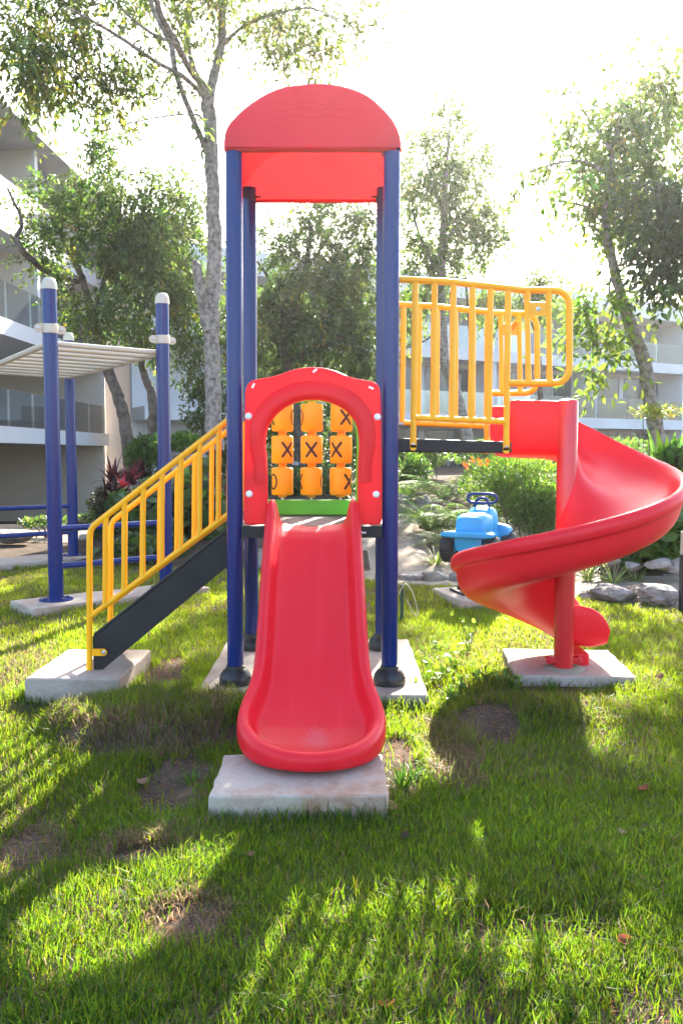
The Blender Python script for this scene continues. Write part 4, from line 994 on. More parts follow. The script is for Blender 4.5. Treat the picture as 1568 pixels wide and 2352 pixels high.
tree('dark_tree', 'dark leaved tree filling the right edge above the leaning trunk', W(1640, 1040, Y),
     [[(1650, 1080, Y, .14), (1640, 900, Y, .12), (1630, 700, Y, .10), (1610, 560, Y, .08), (1590, 450, Y, .05)], [(1630, 650, Y, .05), (1570, 600, Y, .035), (1510, 560, Y, .02)], [(1612, 560, Y, .05), (1550, 470, Y, .03), (1510, 420, Y, .015)]],
     [(1540, 450, 70, 70, 1, 0), (1500, 540, 60, 45, .9, 0), (1560, 570, 60, 60, 1.2, 0), (1530, 640, 50, 45, 1, -.2), (1580, 380, 60, 80, 1, .2), (1640, 520, 80, 160, 1, .4), (1570, 670, 40, 30, .8, 0)],
     Y, 59, bark='darkbark', ns=640, k=12, leaf=.13, wl=.5, base=(.045, .07, .025), droop=.3, warm=.005, thr=.46, clump=.55, twig=.6, mat='gloss_leaf')
Y = 24
tree('small_tree', 'small round topped tree rising above the white roof, right of the airy tree', W(1240, 1040, Y),
     [[(1240, 1050, Y, .08), (1240, 900, Y, .07), (1235, 750, Y, .05), (1245, 660, Y, .03)], [(1238, 780, Y, .03), (1200, 700, Y, .02), (1190, 670, Y, .012)]],
     [(1250, 635, 38, 26, 1, 0), (1205, 660, 30, 18, .8, 0), (1230, 690, 60, 26, 1, 0), (1170, 700, 50, 30, .8, 0), (1110, 690, 40, 30, .7, 0)],
     Y, 61, bark='darkbark', ns=330, k=12, leaf=.15, wl=.46, base=MG, droop=.3, warm=.006, thr=.43, clump=.6, twig=.8)
b = MB(); Y = 23
for l in ([(1085, 900, Y, .05), (1078, 760, Y, .04), (1068, 640, Y, .028), (1062, 600, Y, .02), (1060, 560, Y, .01)], [(1068, 640, Y, .022), (1085, 620, Y, .018), (1110, 612, Y, .014), (1150, 610, Y, .01), (1175, 600, Y, .007), (1196, 586, Y, .004)], [(1085, 620, Y, .012), (1088, 600, Y, .009), (1090, 585, Y, .004)]): limb(b, l, 6, 71)
tw = b.build('bare_sapling', M['darkbark']); tag(tw, 'thin leafless sapling forking against the white sky behind the bridge rail', 'tree')
# ------------------------------------------------------------------ shrubs and bed plants
def bush(name, label, x, y, Y, w, h, n, leaf, wl, base, seed, group=None, mat='leaf', var=.25, blunt=False, stems=7, up=.3, warm=0, cat='shrub'):
    rng = np.random.default_rng(seed); p = W(x, y, Y); z0 = gz(p.x, p.y)
    t = thing(name, label, cat, (p.x, p.y, z0), group)
    rx = w / FOC * Y / 2; rz = h / FOC * Y / 2; c = np.array([p.x, p.y, p.z])
    v = nrm(rng.normal(size=(n, 3))) * (rng.random((n, 1)) ** .45); P = c + v * np.array([rx, rx * .8, rz])
    k = vnoise(P, .35, seed) > .3; P = P[k]; v = v[k]; n = len(P)
    D = v * .8 + rng.normal(size=(n, 3)) * .5 + np.array([0, 0, up]); U = nrm(rng.normal(size=(n, 3)) * .4 + np.array([0, -.2, 1]))
    L = leaf * (.6 + .7 * rng.random(n)); cl = palette(rng, n, base, var, warm)
    V, lo, ct, C = leaves(P - nrm(D) * L[:, None] * .5, D, U, L, L * wl, cl, .15, blunt)
    numesh('foliage', V, lo, ct, M[mat], t, C)
    b = MB()
    for i in range(stems):
        q = P[rng.integers(n)]; b.tube(bezier_tube_pts((p.x + rng.normal() * rx * .25, p.y + rng.normal() * rx * .2, z0 - .05), q, rng.normal(size=3) * .06, 5), [.016, .014, .012, .009, .005], 5)
    b.build('stems', M['darkbark'], t); return t
def fronds(name, label, x, y, Y, n, length, seed, base, spread=1.0, leaflet=.22, lw=.02, pairs=22, group=None, cat='palm', arch=.9, stiff=.0):
    rng = np.random.default_rng(seed); p = W(x, y, Y); z0 = gz(p.x, p.y); t = thing(name, label, cat, (p.x, p.y, z0), group)
    P_, D_, U_, L_, C_ = [], [], [], [], []; b = MB()
    for i in range(n):
        a = rng.random() * 2 * PI; el = rng.uniform(.5, 1.35); L = length * rng.uniform(.65, 1.1)
        d0 = np.array([math.cos(a) * math.cos(el) * spread, math.sin(a) * math.cos(el) * spread, math.sin(el)])
        s = np.linspace(0, 1, pairs + 6)
        pts = np.array([p.x, p.y, z0]) + d0 * (s * L)[:, None] + np.array([math.cos(a), math.sin(a), 0]) * (s ** 2 * L * .25)[:, None] + np.array([0, 0, -1]) * (s ** 2.2 * L * arch * .5)[:, None]
        b.tube([Vector(q) for q in pts[::3]], list(np.linspace(.012, .003, len(pts[::3]))), 5, cap=False)
        cl = palette(rng, 1, base, .2)[0]
        for j in range(6, len(pts) - 1):
            tg = nrm(pts[j + 1] - pts[j - 1]); sd = nrm(np.cross(tg, [0, 0, 1.0])); q = (j - 6) / pairs
            for sg in (-1, 1):
                P_.append(pts[j]); D_.append(sd * sg + tg * .55 + np.array([0, 0, -.18 - .1 * rng.random()]) + rng.normal(size=3) * .06); U_.append([0, 0, 1]); L_.append(leaflet * (1 - .75 * abs(q - .35) ** 1.3) * rng.uniform(.85, 1.1)); C_.append(cl * rng.uniform(.8, 1.25))
    L_ = np.array(L_); V, lo, ct, C = leaves(np.array(P_), np.array(D_), np.array(U_, float), L_, np.full(len(L_), lw), np.clip(np.array(C_), .01, .9), .06)
    numesh('fronds', V, lo, ct, M['leaf'], t, C); b.build('stalks', M['frondstalk'], t); return t
def blades(name, label, x, y, Y, n, length, seed, base, w=.022, group=None, cat='plant', z=None, mat='leaf', spread=.9, var=.25, arch=.6, lean=(.35, 1.3)):
    rng = np.random.default_rng(seed); p = W(x, y, Y) if Y else G(x, y, .02); z0 = gz(p.x, p.y) if z is None else z
    a = rng.random(n) * 2 * PI; el = rng.uniform(*lean, n); L = length * rng.uniform(.5, 1.1, n)
    dh = np.stack([np.cos(a), np.sin(a), 0 * a], 1); d0 = dh * (np.cos(el) * spread)[:, None] + np.array([0, 0, 1]) * np.sin(el)[:, None]
    s = np.linspace(0, 1, 6); ww = np.array([.7, 1, .95, .75, .45, .02]) * w * .5
    sd = np.stack([-np.sin(a), np.cos(a), 0 * a], 1); base_p = np.array([p.x, p.y, z0 - .02]) + dh * (rng.random(n) * length * .10)[:, None]
    C3 = base_p[:, None] + d0[:, None] * (s[None] * L[:, None])[..., None] + dh[:, None] * (s[None] ** 2 * L[:, None] * .2)[..., None] - np.array([0, 0, 1]) * (s[None] ** 2.2 * L[:, None] * arch * .6 * np.cos(el)[:, None])[..., None]
    V = np.stack([C3 - sd[:, None] * ww[None, :, None], C3 + sd[:, None] * ww[None, :, None]], 2).reshape(-1, 3)
    q = np.concatenate([[[2 * i, 2 * i + 1, 2 * i + 3, 2 * i + 2] for i in range(5)]]); lo = (np.arange(n) * 12)[:, None, None] + q[None]
    o = numesh(name, V, lo.ravel(), np.full(n * 5, 4), M[mat], None, np.repeat(palette(rng, n, base, var), 12, 0))
    return tag(o, label, cat, group)
M['frondstalk'] = surf('palm_stalk', (.16, .20, .05), (.24, .26, .08), 5, .6, bstr=0)
# right bed
fronds('areca_palm', 'feathery green palm behind the sand, left of the blue rocker', 985, 1190, 14.5, 22, 1.15, 101, (.045, .085, .018), pairs=24, leaflet=.27)
fronds('areca_palm', 'feathery palm close behind the right tower post, paler and taller', 935, 1170, 17, 16, 1.3, 102, (.05, .085, .025), pairs=24, leaflet=.3)
fronds('areca_palm', 'arching palm just above the blue rocker handlebar', 1055, 1180, 14.2, 18, 1.05, 103, (.05, .09, .018), pairs=24, leaflet=.25)
fronds('dwarf_palm', 'low dark spiky palm beside the blue rocker wheel', 1030, 1205, 13.2, 26, .62, 104, (.05, .075, .028), pairs=14, leaflet=.2, lw=.014)
fronds('areca_palm', 'dark palm clump behind the rocker, below the bridge deck', 1015, 1110, 18, 20, 1.3, 119, (.045, .08, .02), pairs=24, leaflet=.28)
bush('feathery_shrub', 'bright green fine leaved shrub under the bridge, with orange blossom', 1180, 1115, 13.6, 260, 150, 9000, .085, .34, (.085, .15, .022), 105, warm=0, up=.1)
bush('feathery_shrub', 'bright fine leaved shrub tucked left of the red spiral pole', 1235, 1165, 12.8, 150, 130, 5000, .08, .34, (.08, .14, .022), 106, up=.1)
rng = np.random.default_rng(5)
for i, (x, y) in enumerate(((1085, 1056), (1100, 1064), (1070, 1068), (1118, 1062))):
    c = np.array(W(x, y, 13.1)); n = 14; D = nrm(rng.normal(size=(n, 3)) + np.array([0, -.3, .3])); P = c + rng.normal(size=(n, 3)) * .022
    V, lo, ct, C = leaves(P, D, np.tile([0, 0, 1.], (n, 1)), np.full(n, .06), np.full(n, .04), palette(rng, n, (.85, .22, .05), .2)); o = numesh('blossom', V, lo, ct, M['leaf'], None, C)
    tag(o, 'cluster of orange blossom on top of the bright feathery shrub', 'flower', 'orange blossom on the feathery shrub')
bush('large_leaf_shrub', 'glossy large leaved hedge at the right edge below the spiral slide curve', 1480, 1225, 11.8, 220, 170, 1500, .2, .62, (.075, .15, .03), 107, mat='gloss_leaf', blunt=True)
bush('large_leaf_shrub', 'large leaved shrub at the right edge behind the spiral slide rim', 1560, 1110, 12.2, 150, 190, 900, .22, .6, (.08, .16, .03), 108, mat='gloss_leaf', blunt=True)
bush('large_leaf_shrub', 'shaded shrub showing inside the spiral between pole and outer rim', 1390, 1180, 13.5, 130, 160, 900, .18, .6, (.07, .14, .03), 117, mat='gloss_leaf', blunt=True)
blades('broad_blade_plant', 'tall plant with broad upright yellow green leaves above the spiral rim at right', 1530, 1090, 12.5, 34, 1.1, 109, (.13, .24, .03), .17, arch=.5, lean=(.9, 1.5), z=1.05)
blades('broad_blade_plant', 'small upright leaved plant in front of the leaning trunk', 1455, 1050, 13.4, 24, .55, 110, (.12, .21, .03), .11, arch=.5, lean=(.6, 1.4), z=1.25)
bush('golden_shrub', 'small golden leaved spray crossing the leaning trunk', 1500, 945, 13.2, 130, 40, 420, .08, .4, (.11, .14, .03), 111, warm=.1, stems=3)
for i, (x, y, Yd, L, lab) in enumerate(((1408, 1275, 11.0, .5, 'arching striped grass plant on the rocks right of the spiral slide'), (1352, 1262, 11.3, .4, 'striped grass plant just right of the spiral pole'), (1000, 1262, 12.2, .5, 'pale spiky grass plant left of the blue rocker wheel'), (1462, 1290, 11.2, .35, 'small grass tuft between pale rocks below the hedge'))):
    blades('spider_plant', lab, x, y, Yd, 60, L, 120 + i, (.20, .22, .10), .020)
# left bed
bush('sea_grape', 'round leaved sea grape bush behind the yellow stair rail', 410, 1180, 14.2, 220, 190, 1000, .24, .85, (.075, .125, .045), 131, blunt=True, var=.3, mat='gloss_leaf')
bush('sea_grape', 'round leaved sea grape bush right of the far monkey bar post', 285, 1200, 14.6, 170, 150, 700, .22, .85, (.065, .11, .04), 132, blunt=True, var=.3, mat='gloss_leaf')
bush('sea_grape', 'low sea grape bush at the lawn edge, between the monkey bar posts', 320, 1262, 13.2, 240, 70, 600, .2, .85, (.06, .10, .035), 133, blunt=True, var=.35, mat='gloss_leaf')
bush('sea_grape', 'sea grape bush beside the left tower post, on the mulch bank', 480, 1130, 15.0, 110, 160, 520, .22, .85, (.06, .095, .035), 134, blunt=True, var=.35, mat='gloss_leaf')
bush('dark_shrub', 'dark shrub hugging the ground right of the far post', 265, 1155, 15.6, 130, 90, 1600, .1, .5, (.03, .035, .018), 135)
bush('dense_shrub', 'dense fresh green shrub right of the leaning trunk', 340, 1050, 16.4, 110, 110, 2400, .11, .45, (.055, .11, .028), 136)
bush('dense_shrub', 'bright shrub on top of the bank by the far trunk', 425, 1020, 17.5, 90, 60, 1300, .1, .45, (.08, .15, .03), 137)
bush('dense_shrub', 'tall shrub in the dark gap between grey trunk and tower post', 470, 930, 19.5, 120, 150, 2600, .12, .45, (.045, .08, .026), 138)
for i, (x, y, Yd, L, lab) in enumerate(((262, 1075, 15.4, .55, 'purple cordyline nearest the white wall end'), (300, 1080, 15.2, .5, 'purple cordyline below the leaning trunk'), (250, 1115, 15.0, .5, 'dark purple cordyline lowest of the left bed'), (325, 1065, 15.9, .45, 'dark cordyline half hidden by the dense green shrub'))):
    p = W(x, y, Yd); blades('cordyline', lab, x, y, Yd, 46, L, 140 + i, (.085, .014, .035) if i < 2 else (.04, .012, .02), .075, z=p.z - .25, arch=.7, lean=(.3, 1.5))
c = W(286, 1096, 14.7); b = blades('cordyline', 'small bright pink cordyline among the sea grape leaves', 283, 1100, 14.6, 16, .28, 149, (.32, .02, .06), .06, z=c.z - .15)
fronds('fern_palm', 'thin palm fronds reaching left in front of the pink wall', 330, 1060, 16.2, 9, .85, 151, (.05, .08, .03), pairs=20, leaflet=.18, lw=.014)
bush('low_plant', 'low leafy clump on the sand behind the near monkey bar post', 105, 1200, 17.0, 130, 30, 500, .12, .5, (.06, .10, .03), 152)
bush('low_plant', 'low leafy clump by the far monkey bar post foot', 235, 1185, 16.2, 110, 45, 500, .12, .5, (.06, .10, .03), 153)
# understorey that closes the view below the far crowns
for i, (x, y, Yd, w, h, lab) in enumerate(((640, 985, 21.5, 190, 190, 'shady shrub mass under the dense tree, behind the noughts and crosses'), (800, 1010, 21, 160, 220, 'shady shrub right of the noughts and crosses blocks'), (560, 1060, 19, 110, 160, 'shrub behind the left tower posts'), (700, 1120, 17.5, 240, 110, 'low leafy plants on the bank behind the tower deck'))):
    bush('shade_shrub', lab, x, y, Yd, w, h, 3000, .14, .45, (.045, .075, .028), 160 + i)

for i, (x, y, Yd, w, h, lab) in enumerate(((960, 1045, 24, 150, 70, 'low hedge at the foot of the white block, seen through the bridge rail'), (1130, 1040, 22, 230, 70, 'low hedge behind the bright feathery shrub'), (1420, 1045, 20, 260, 80, 'dark hedge behind the spiral rim at the foot of the white block'), (930, 1090, 20, 130, 110, 'loose shrub behind the right tower post'))):
    bush('hedge', lab, x, y, Yd, w, h, 3200, .13, .45, (.065, .12, .03), 180 + i)
# ------------------------------------------------------------------ rocks
def rock(label, x, y, wpx, hpx, Yd, seed, group=None, flat=1.0):
    p = W(x, y, Yd); rng = random.Random(seed); sx = wpx / FOC * Yd / 2; sz = hpx / FOC * Yd / 2
    bm = bmesh.new(); bmesh.ops.create_icosphere(bm, subdivisions=5, radius=1)
    V = np.array([tuple(v.co) for v in bm.verts]); o_s = seed * 13.7
    cuts = [Vector((rng.gauss(0, 1), rng.gauss(0, 1), rng.gauss(0, .8))).normalized() for _ in range(9)]
    d = 1 + .5 * (vnoise(V + o_s, .9, seed) - .5) + .36 * (vnoise(V + o_s, .38, seed + 1) - .5) + .20 * (vnoise(V + o_s, .15, seed + 2) - .5)
    for v, k, q in zip(bm.verts, d, V):
        s = k
        for c in cuts:
            t = v.co.dot(c)
            if t * s > .62: s = .62 / t + (s - .62 / t) * .12
        v.co = Vector((v.co.x * s * sx, v.co.y * s * max(sx * .7, sz) * flat, v.co.z * s * sz)) * 1.4
    for f in bm.faces: f.smooth = True
    me = bpy.data.meshes.new('border_rock'); bm.to_mesh(me); bm.free(); me.materials.append(M['stone'])
    o = link('border_rock', me); o.location = p; o.rotation_euler.z = rng.uniform(-.3, .3)
    return tag(o, label, 'rock', group)
RK = [(1510, 1364, 90, 44, 9.6, 'big angular limestone block at the right edge of the sand, beside the black bollard'),
      (1408, 1368, 95, 36, 9.7, 'wide pale limestone block facing the lawn, right of the spiral exit'),
      (1352, 1370, 60, 30, 9.8, 'squat limestone block next to the red exit of the spiral slide'),
      (1455, 1358, 40, 26, 9.9, 'small limestone lump wedged between the two big blocks at right'),
      (1515, 1296, 52, 24, 11.0, 'smooth oval stone lying on the sand in front of the hedge'),
      (1452, 1300, 34, 18, 11.2, 'small stone on the sand beneath the spider plant'),
      (1560, 1300, 50, 36, 11.0, 'stone at the right edge behind the black bollard'),
      (1350, 1268, 40, 22, 11.6, 'stone behind the spiral pole at the foot of the plants'),
      (1395, 1290, 60, 22, 11.4, 'long flat stone under the striped grass plant'),
      (940, 1328, 60, 26, 11.3, 'flat border stone beside the right tower post at the lawn edge'),
      (995, 1326, 70, 26, 11.3, 'flat border stone below the blue rocker wheel'),
      (1050, 1322, 40, 22, 11.3, 'small border stone just left of the spiral slide'),
      (930, 1168, 50, 52, 16.5, 'tall pale boulder right of the tower post up the sandy slope'),
      (972, 1160, 50, 40, 16.8, 'rounded boulder under the palm fronds, right of the tall pale one'),
      (945, 1205, 40, 14, 15.5, 'flat ledge stone on the sandy slope below the boulders'),
      (1000, 1212, 60, 20, 15.0, 'low stone on the slope left of the rocker'),
      (598, 1282, 46, 40, 12.3, 'boulder showing between the left back post and the red slide'),
      (575, 1250, 30, 30, 13.2, 'small boulder under the black deck beam at left'),
      (30, 1228, 110, 26, 15.8, 'long low rock at the left edge beyond the lawn'),
      (215, 1238, 60, 22, 15.2, 'low rock behind the far monkey bar post'),
      (455, 1065, 70, 34, 17.0, 'rubble rock at the foot of the tall grey trunk'),
      (400, 1050, 50, 28, 17.4, 'rubble rock between near right monkey bar post and grey trunk'),
      (425, 1095, 50, 26, 16.0, 'rubble rock on the mulch bank behind the sea grape'),
      (510, 1255, 50, 24, 13.4, 'stone on the bank just left of the left tower post')]
for i, (x, y, w, h, Yd, lab) in enumerate(RK): rock(lab, x, y, w, h, Yd, 200 + i)
# ------------------------------------------------------------------ small things
p = G(1562, 1402, 0); t = thing('bollard_light', 'black bollard light with a pale head at the right edge of the lawn', 'bollard', (p.x, p.y, 0))
b = MB(); b.box((p.x + .03, p.y, .30), (.085, .085, .62)); b.build('post', M['black'], t, bevel=.004)
b = MB(); b.box((p.x + .03, p.y, .74), (.08, .08, .25)); b.build('lamp_head', M['cream'], t, bevel=.006)
p = G(922, 1432, 0); t = thing('garden_stake', 'green garden stake with a looped wire beside the right tower post', 'stake', p)
b = MB(); b.box((p.x, p.y, .19), (.03, .014, .40)); b.build('stake', surf('green_stake', (.01, .06, .05), (.02, .09, .075), 8, .5), t)
b = MB(); b.tube(smoothpts([(p.x - .03, p.y - .02, .30), (p.x + .03, p.y - .01, .40), (p.x + .10, p.y - .02, .33), (p.x + .15, p.y, .17), (p.x + .16, p.y, .08), (p.x + .12, p.y + .02, .1), (p.x + .07, p.y, .2), (p.x + .05, p.y, .24)], 6), .0055, 6); b.build('wire', M['cream'], t)

# ------------------------------------------------------------------ grass
def grass():
    rng = np.random.default_rng(77)
    y0, y1, N_ = 2.1, 13.4, 900000
    yy = rng.uniform(y0, y1, N_); xx = rng.uniform(-1, 1, N_) * (.45 * yy + .9)
    rho = np.minimum(15000, 15000 * (3.2 / yy) ** 1.75) * (.45 * yy + .9)
    keep = rng.random(N_) < rho / rho.max()
    xx, yy = xx[keep], yy[keep]
    p2 = np.column_stack([xx, yy])
    n1 = vnoise(p2, .75, 21); n2 = vnoise(p2, .22, 22); n3 = vnoise(p2, .09, 23)
    dens = sm(.18, .46, n1 * .5 + n2 * .5) * .75 + .25
    bare = np.zeros(len(xx)); dry = sm(.56, .74, vnoise(p2, .55, 31)) * .28
    def spot(px, py, rx, ry, k=1.0, wob=.5):
        g = G(px, py, .02); s = g.y / FOC; fy = g.y / 1.7                     # picture radii to ground radii
        d = np.sqrt(((xx - g.x) / (rx * s)) ** 2 + ((yy - g.y) / (ry * s * fy)) ** 2) + wob * (n2 - .5) + .3 * (n3 - .5)
        return k * (1 - sm(.65, 1.1, d))
    for a in ((400, 1800, 90, 70), (908, 1750, 80, 85), (1120, 1665, 75, 52), (385, 1548, 60, 40), (330, 1958, 80, 30), (435, 2098, 85, 55, .92), (30, 1935, 60, 40, .8), (400, 1515, 30, 20), (955, 1640, 40, 30, .6), (1150, 1690, 45, 40, .9), (260, 1345, 50, 12, .4), (60, 1570, 60, 30, .55), (880, 1830, 25, 40), (1350, 1440, 60, 10, .4), (660, 1420, 60, 14, .5), (110, 1640, 60, 18, .6)): bare = np.maximum(bare, spot(*a))
    for a in ((330, 1712, 210, 38, .85), (500, 1650, 60, 70, .7), (160, 1675, 60, 30, .8), (330, 1640, 200, 60, .3), (1050, 1755, 90, 60), (435, 2098, 110, 75), (1010, 1690, 60, 50, .7), (60, 1935, 90, 60, .8), (330, 1940, 130, 50, .8), (1090, 1690, 120, 50, .6), (40, 1540, 90, 50, .7), (420, 1290, 200, 40, .3)): dry = np.maximum(dry, spot(*a))
    keep = (rng.random(len(xx)) < dens * (1 - bare * .97)) & (yy < EDGE(xx) + (vnoise(p2, .5, 9) - .5) * .5 - .03)
    for cx, cy, lx, ly, rz in SLABS.values():
        c, s = math.cos(-rz), math.sin(-rz); lx_, ly_ = (xx - cx) * c - (yy - cy) * s, (xx - cx) * s + (yy - cy) * c
        keep &= ~((np.abs(lx_) < lx / 2 + .006) & (np.abs(ly_) < ly / 2 + .006))
    xx, yy, n1, n2, n3, dry = (a[keep] for a in (xx, yy, n1, n2, n3, dry)); n = len(xx)
    zz = ground_z(xx, yy)
    far = np.clip((yy - 2.2) / 8, 0, 1)
    tuft = sm(.5, .8, vnoise(np.column_stack([xx, yy]), .35, 41))
    H = (.045 + .045 * rng.random(n) ** 1.5 + .022 * n1 + .032 * tuft * rng.random(n)) * (1 - .15 * far)
    lush = np.exp(-(((xx - .55) / .35) ** 2 + ((yy - 4.2) / .3) ** 2)) + np.exp(-(((xx - .95) / .35) ** 2 + ((yy - 6.2) / .7) ** 2)) + np.exp(-(((xx - .9) / .6) ** 2 + ((yy - 4.9) / .5) ** 2)) * .5
    H *= 1 + .8 * np.clip(lush, 0, 1) * rng.random(n)
    for cx, cy, lx, ly, rz in SLABS.values():
        c, s = math.cos(-rz), math.sin(-rz); qx, qy = np.abs((xx - cx) * c - (yy - cy) * s) - lx / 2, np.abs((xx - cx) * s + (yy - cy) * c) - ly / 2
        dd = np.maximum(qx, qy); H *= 1 + .9 * np.exp(-np.maximum(dd, 0) / .05) * rng.random(n) ** 1.5 * (n1 > .35)
    dryk = rng.random(n) < np.clip(dry * .75 + .07, 0, .8)
    mound = np.exp(-(((xx - MOUND.x) / .8) ** 2 + ((yy - MOUND.y + .1) / .45) ** 2)); H *= 1 + .7 * mound
    wd_ = (.0034 + .00042 * yy) * (.7 + .6 * rng.random(n))
    a = rng.random(n) * 2 * PI; lean = rng.uniform(.1, .9, n) * np.where(dryk, 1.5, 1) + .5 * (rng.random(n) < .12)
    dh = np.stack([np.cos(a), np.sin(a), 0 * a], 1); fa = rng.random(n) * 2 * PI; sd = np.stack([np.cos(fa), np.sin(fa), 0 * fa], 1)
    P0 = np.column_stack([xx, yy, zz - .004]); up = np.array([0, 0, 1.])
    P1 = P0 + up * (H * .55)[:, None] + dh * (H * lean * .25)[:, None]; P2 = P0 + up * (H * (1 - .28 * lean))[:, None] + dh * (H * lean * .85)[:, None]
    w = (wd_ * .5)[:, None]
    V = np.stack([P0 - sd * w, P0 + sd * w, P1 + sd * w * .85, P1 - sd * w * .85, P2], 1).reshape(-1, 3)
    g = np.array([.022, .074, .011])[None] * (1 + .22 * rng.normal(size=(n, 1))) * (1 + .08 * rng.normal(size=(n, 3)))
    g = g * (.75 + .5 * n1[:, None]) + np.array([.018, .014, .0]) * (rng.random((n, 1)) ** 3) + np.array([.02, .02, 0]) * far[:, None]
    dr = np.array([.20, .14, .08])[None] * (1 + .25 * rng.normal(size=(n, 1)))
    T = g * np.array([7.0, 4.1, 1.1]); T[dryk] = dr[dryk] * 1.3
    g[dryk] = dr[dryk]; g = np.clip(g, .012, .8); C = np.repeat(g, 5, 0); T = np.repeat(T, 5, 0)
    i0 = (np.arange(n) * 5)[:, None]; lo = (i0 + np.array([0, 1, 2, 3, 3, 2, 4])[None]).ravel(); ct = np.tile([4, 3], n)
    o = numesh('grass', V, lo, ct, M['grass'], None, C, False, T); o['kind'] = 'stuff'; tag(o, 'green lawn grass with dry tufts and bare patches', 'grass'); print('blades', n)
    # fallen straw and clippings on the bare soil
    m = 26000; yy = rng.uniform(2.2, 7.2, m); xx = rng.uniform(-1, 1, m) * (.42 * yy + .4); p2 = np.column_stack([xx, yy])
    n2 = vnoise(p2, .22, 22); n3 = vnoise(p2, .09, 23)
    for cx, cy, lx, ly, rz in SLABS.values():
        k = ~((np.abs(xx - cx) < lx / 2 + .03) & (np.abs(yy - cy) < ly / 2 + .03)); xx, yy = xx[k], yy[k]
    m = len(xx); zz = ground_z(xx, yy) + .012; a = rng.random(m) * 2 * PI; L = rng.uniform(.012, .05, m)
    D = np.stack([np.cos(a), np.sin(a), rng.normal(size=m) * .25], 1)
    V, lo, ct, C = leaves(np.column_stack([xx, yy, zz]), D, np.tile([0, 0, 1.], (m, 1)), L, rng.uniform(.002, .006, m), palette(rng, m, (.22, .15, .09), .4)); o = numesh('straw_litter', V, lo, ct, M['deadleaf'], None, C); o['kind'] = 'stuff'; tag(o, 'dry clippings and straw scattered on the soil', 'straw')
grass()
TG = 'taller grass tufts on the lawn'
for i, (x, y, n_, L, lab) in enumerate(((925, 1800, 90, .21, 'bright tall grass tuft right of the slide slab'), (955, 1780, 60, .15, 'smaller grass tuft behind the bright one right of the slide slab'), (500, 1838, 60, .16, 'dark grass tuft at the left edge of the slide slab'), (440, 1790, 50, .14, 'grass tuft on the bare soil left of the slide slab'), (985, 1565, 70, .16, 'grass tuft against the right side of the tower slab'), (1035, 1600, 60, .15, 'grass tuft above the bare soil patch right of the tower'), (1175, 1590, 80, .17, 'shaded grass tuft at the left front corner of the spiral slab'), (1265, 1590, 70, .15, 'shaded grass tuft in front of the spiral slab'), (1370, 1600, 60, .13, 'grass tuft at the right front corner of the spiral slab'), (360, 1590, 70, .15, 'grass tuft at the right front corner of the stair slab'), (470, 1600, 70, .15, 'grass tuft on the mound in front of the tower slab'), (470, 2010, 50, .13, 'grass tuft behind the dry hollow at lower left'))):
    blades('grass_tuft', lab, x, y, 0, n_, L, 500 + i, (.05, .115, .017), .0065, TG, 'grass tuft', lean=(.7, 1.45), arch=.9)
# weeds between the tower slab and the spiral slab
WG = 'leafy weeds between the tower slab and the spiral slab'
def weed(x, y, h, seed, label, leaf=.05, n=26):
    rng = np.random.default_rng(seed); p = G(x, y, .03); z0 = gz(p.x, p.y); t = thing('weed', label, 'weed', (p.x, p.y, z0), WG); b = MB(); PP = []; DD = []
    for s in range(5):
        a = rng.random() * 2 * PI; r = h * rng.uniform(.15, .8); e = (p.x + r * math.cos(a), p.y + r * math.sin(a), z0 + h * rng.uniform(.55, 1.05))
        q = bezier_tube_pts((p.x, p.y, z0 - .01), e, (0, 0, h * .15), 7); b.tube(q, [.004, .0038, .0034, .003, .0026, .002, .0014], 5)
        for k in range(n // 5 + 1): i = rng.integers(2, 7); PP.append(tuple(q[i])); DD.append(rng.normal(size=3) + np.array([0, 0, .2]))
    n_ = len(PP); L = leaf * rng.uniform(.6, 1.3, n_); V, lo, ct, C = leaves(np.array(PP), np.array(DD), np.tile([0, 0, 1.], (n_, 1)) + rng.normal(size=(n_, 3)) * .3, L, L * .6, palette(rng, n_, (.11, .20, .035), .25), .15)
    numesh('leaves', V, lo, ct, M['leaf'], t, C); b.build('stem', M['frondstalk'], t)
for i, (x, y, h, lab) in enumerate(((1078, 1500, .30, 'tallest leafy weed, standing alone left of the spiral slab'), (985, 1540, .16, 'bright weed close to the right front tower base'), (1010, 1570, .14, 'low weed right of the tower slab corner'), (1040, 1545, .16, 'bushy weed midway between tower slab and spiral slab'), (965, 1585, .12, 'small weed at the corner of the tower slab'), (1060, 1585, .14, 'weed in the shade in front of the tallest weed'), (1110, 1570, .14, 'shaded weed left of the spiral slab front corner'), (1150, 1580, .15, 'shaded weed at the front of the spiral slab'), (1190, 1585, .13, 'shaded weed below the red spiral pole'), (1000, 1500, .14, 'weed beside the edge of the tower slab'), (1030, 1610, .10, 'lowest weed, above the bare soil patch'))): weed(x, y, h, 300 + i, lab)
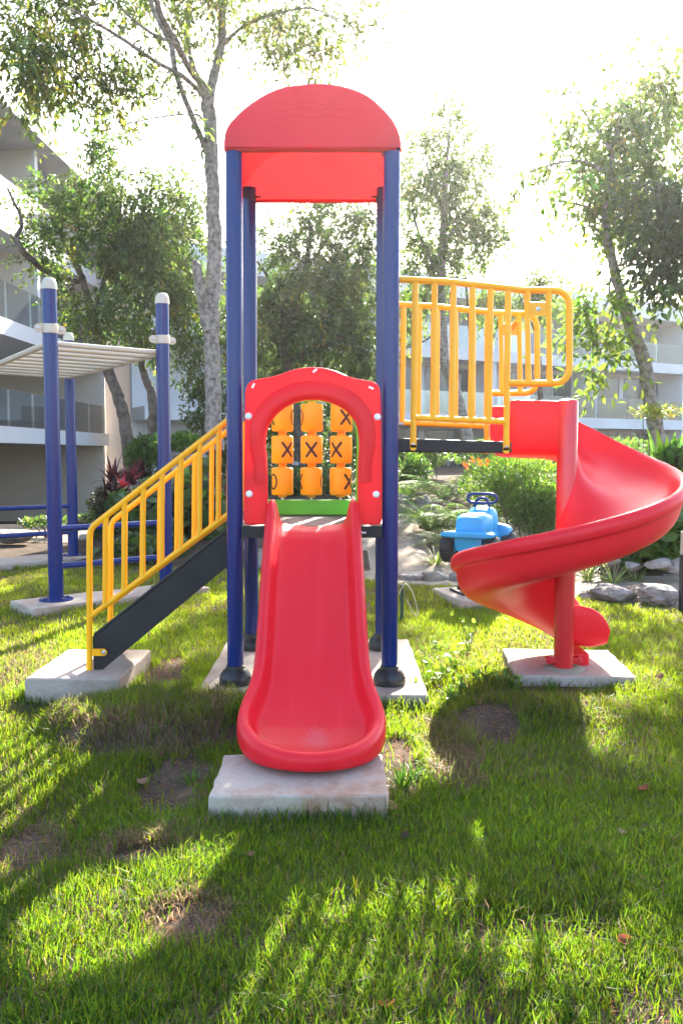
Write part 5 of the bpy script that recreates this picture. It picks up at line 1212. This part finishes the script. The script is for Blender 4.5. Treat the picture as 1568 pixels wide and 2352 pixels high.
def deadleaf(x, y, size, rz, label, col, z=None, seed=0):
    p = G(x, y, .05); z0 = (gz(p.x, p.y) + .045) if z is None else z; rng = random.Random(seed); nx, ny = 10, 6; rows = []
    for i in range(nx + 1):
        s = i / nx; w = math.sin(PI * min(1, s * 1.02)) ** .7 * .36 * size + .0005; r_ = []
        for j in range(ny + 1):
            t = j / ny * 2 - 1; curl = size * (.22 * t * t + .16 * (2 * s - 1) ** 2 + .03 * rng.uniform(-1, 1))
            r_.append(Matrix.Rotation(rz, 3, 'Z') @ Vector(((s - .5) * size, t * w, curl)))
        rows.append(r_)
    b = MB(); b.grid(rows); o = b.build('fallen_leaf', surf('dead_leaf_' + str(seed), tuple(c * .7 for c in col), col, 25, .65, transl=.3, tcol=tuple(min(1, c * 1.3) for c in col))); o.location = (p.x, p.y, z0); o.rotation_euler.x = rng.uniform(-.5, .7); o.rotation_euler.y = rng.uniform(-.3, .3)
    return tag(o, label, 'leaf')
for i, (x, y, s, lab, c) in enumerate(((890, 1852, .13, 'big curled tan leaf at the right corner of the slide slab', (.42, .25, .13)), (1428, 2168, .075, 'orange brown leaf standing in the shaded grass at lower right', (.30, .10, .04)), (889, 2318, .07, 'bright orange leaf in the sunlit grass at the bottom edge', (.55, .16, .04)), (1513, 1560, .12, 'dark curled leaf right of the spiral slab', (.12, .06, .04)), (1476, 1812, .10, 'reddish leaf in the shadow edge on the right lawn', (.28, .10, .05)), (432, 1575, .09, 'brown leaf on the mound behind the stair slab corner', (.25, .11, .06)), (495, 1590, .08, 'brown leaf at the top right of the grass mound', (.24, .12, .07)), (325, 1785, .10, 'pale brown leaf in the grass below the mound', (.36, .22, .14)), (1428, 1915, .08, 'thin pale leaf in the middle of the shaded right lawn', (.33, .24, .16)), (578, 1955, .07, 'brown leaf in the grass below the slide slab', (.26, .14, .08)), (560, 1840, .10, 'brown leaf on the soil left of the slide slab', (.24, .11, .06)), (930, 1910, .06, 'small dark leaf right of the slide slab front', (.12, .06, .04)))): deadleaf(x, y, s * .72, random.Random(i).uniform(0, 3), lab, c, None, 400 + i)

# ------------------------------------------------------------------ haze volume added to stand in for the sun's lens glare
m, t, o = nodes('glare_haze')
pv = N(t, 'ShaderNodeVolumePrincipled'); pv.inputs['Color'].default_value = (.95, .95, .95, 1); pv.inputs['Density'].default_value = 0.0005; pv.inputs['Anisotropy'].default_value = 0.76
t.links.new(pv.outputs[0], o.inputs['Volume'])
b = MB(); b.box((0, 96, 6.4), (306, 214, 18.0)); hz_ = b.build('haze', m); tag(hz_, 'thin bright haze added to stand in for the glare of the sun', 'haze', None, 'stuff')
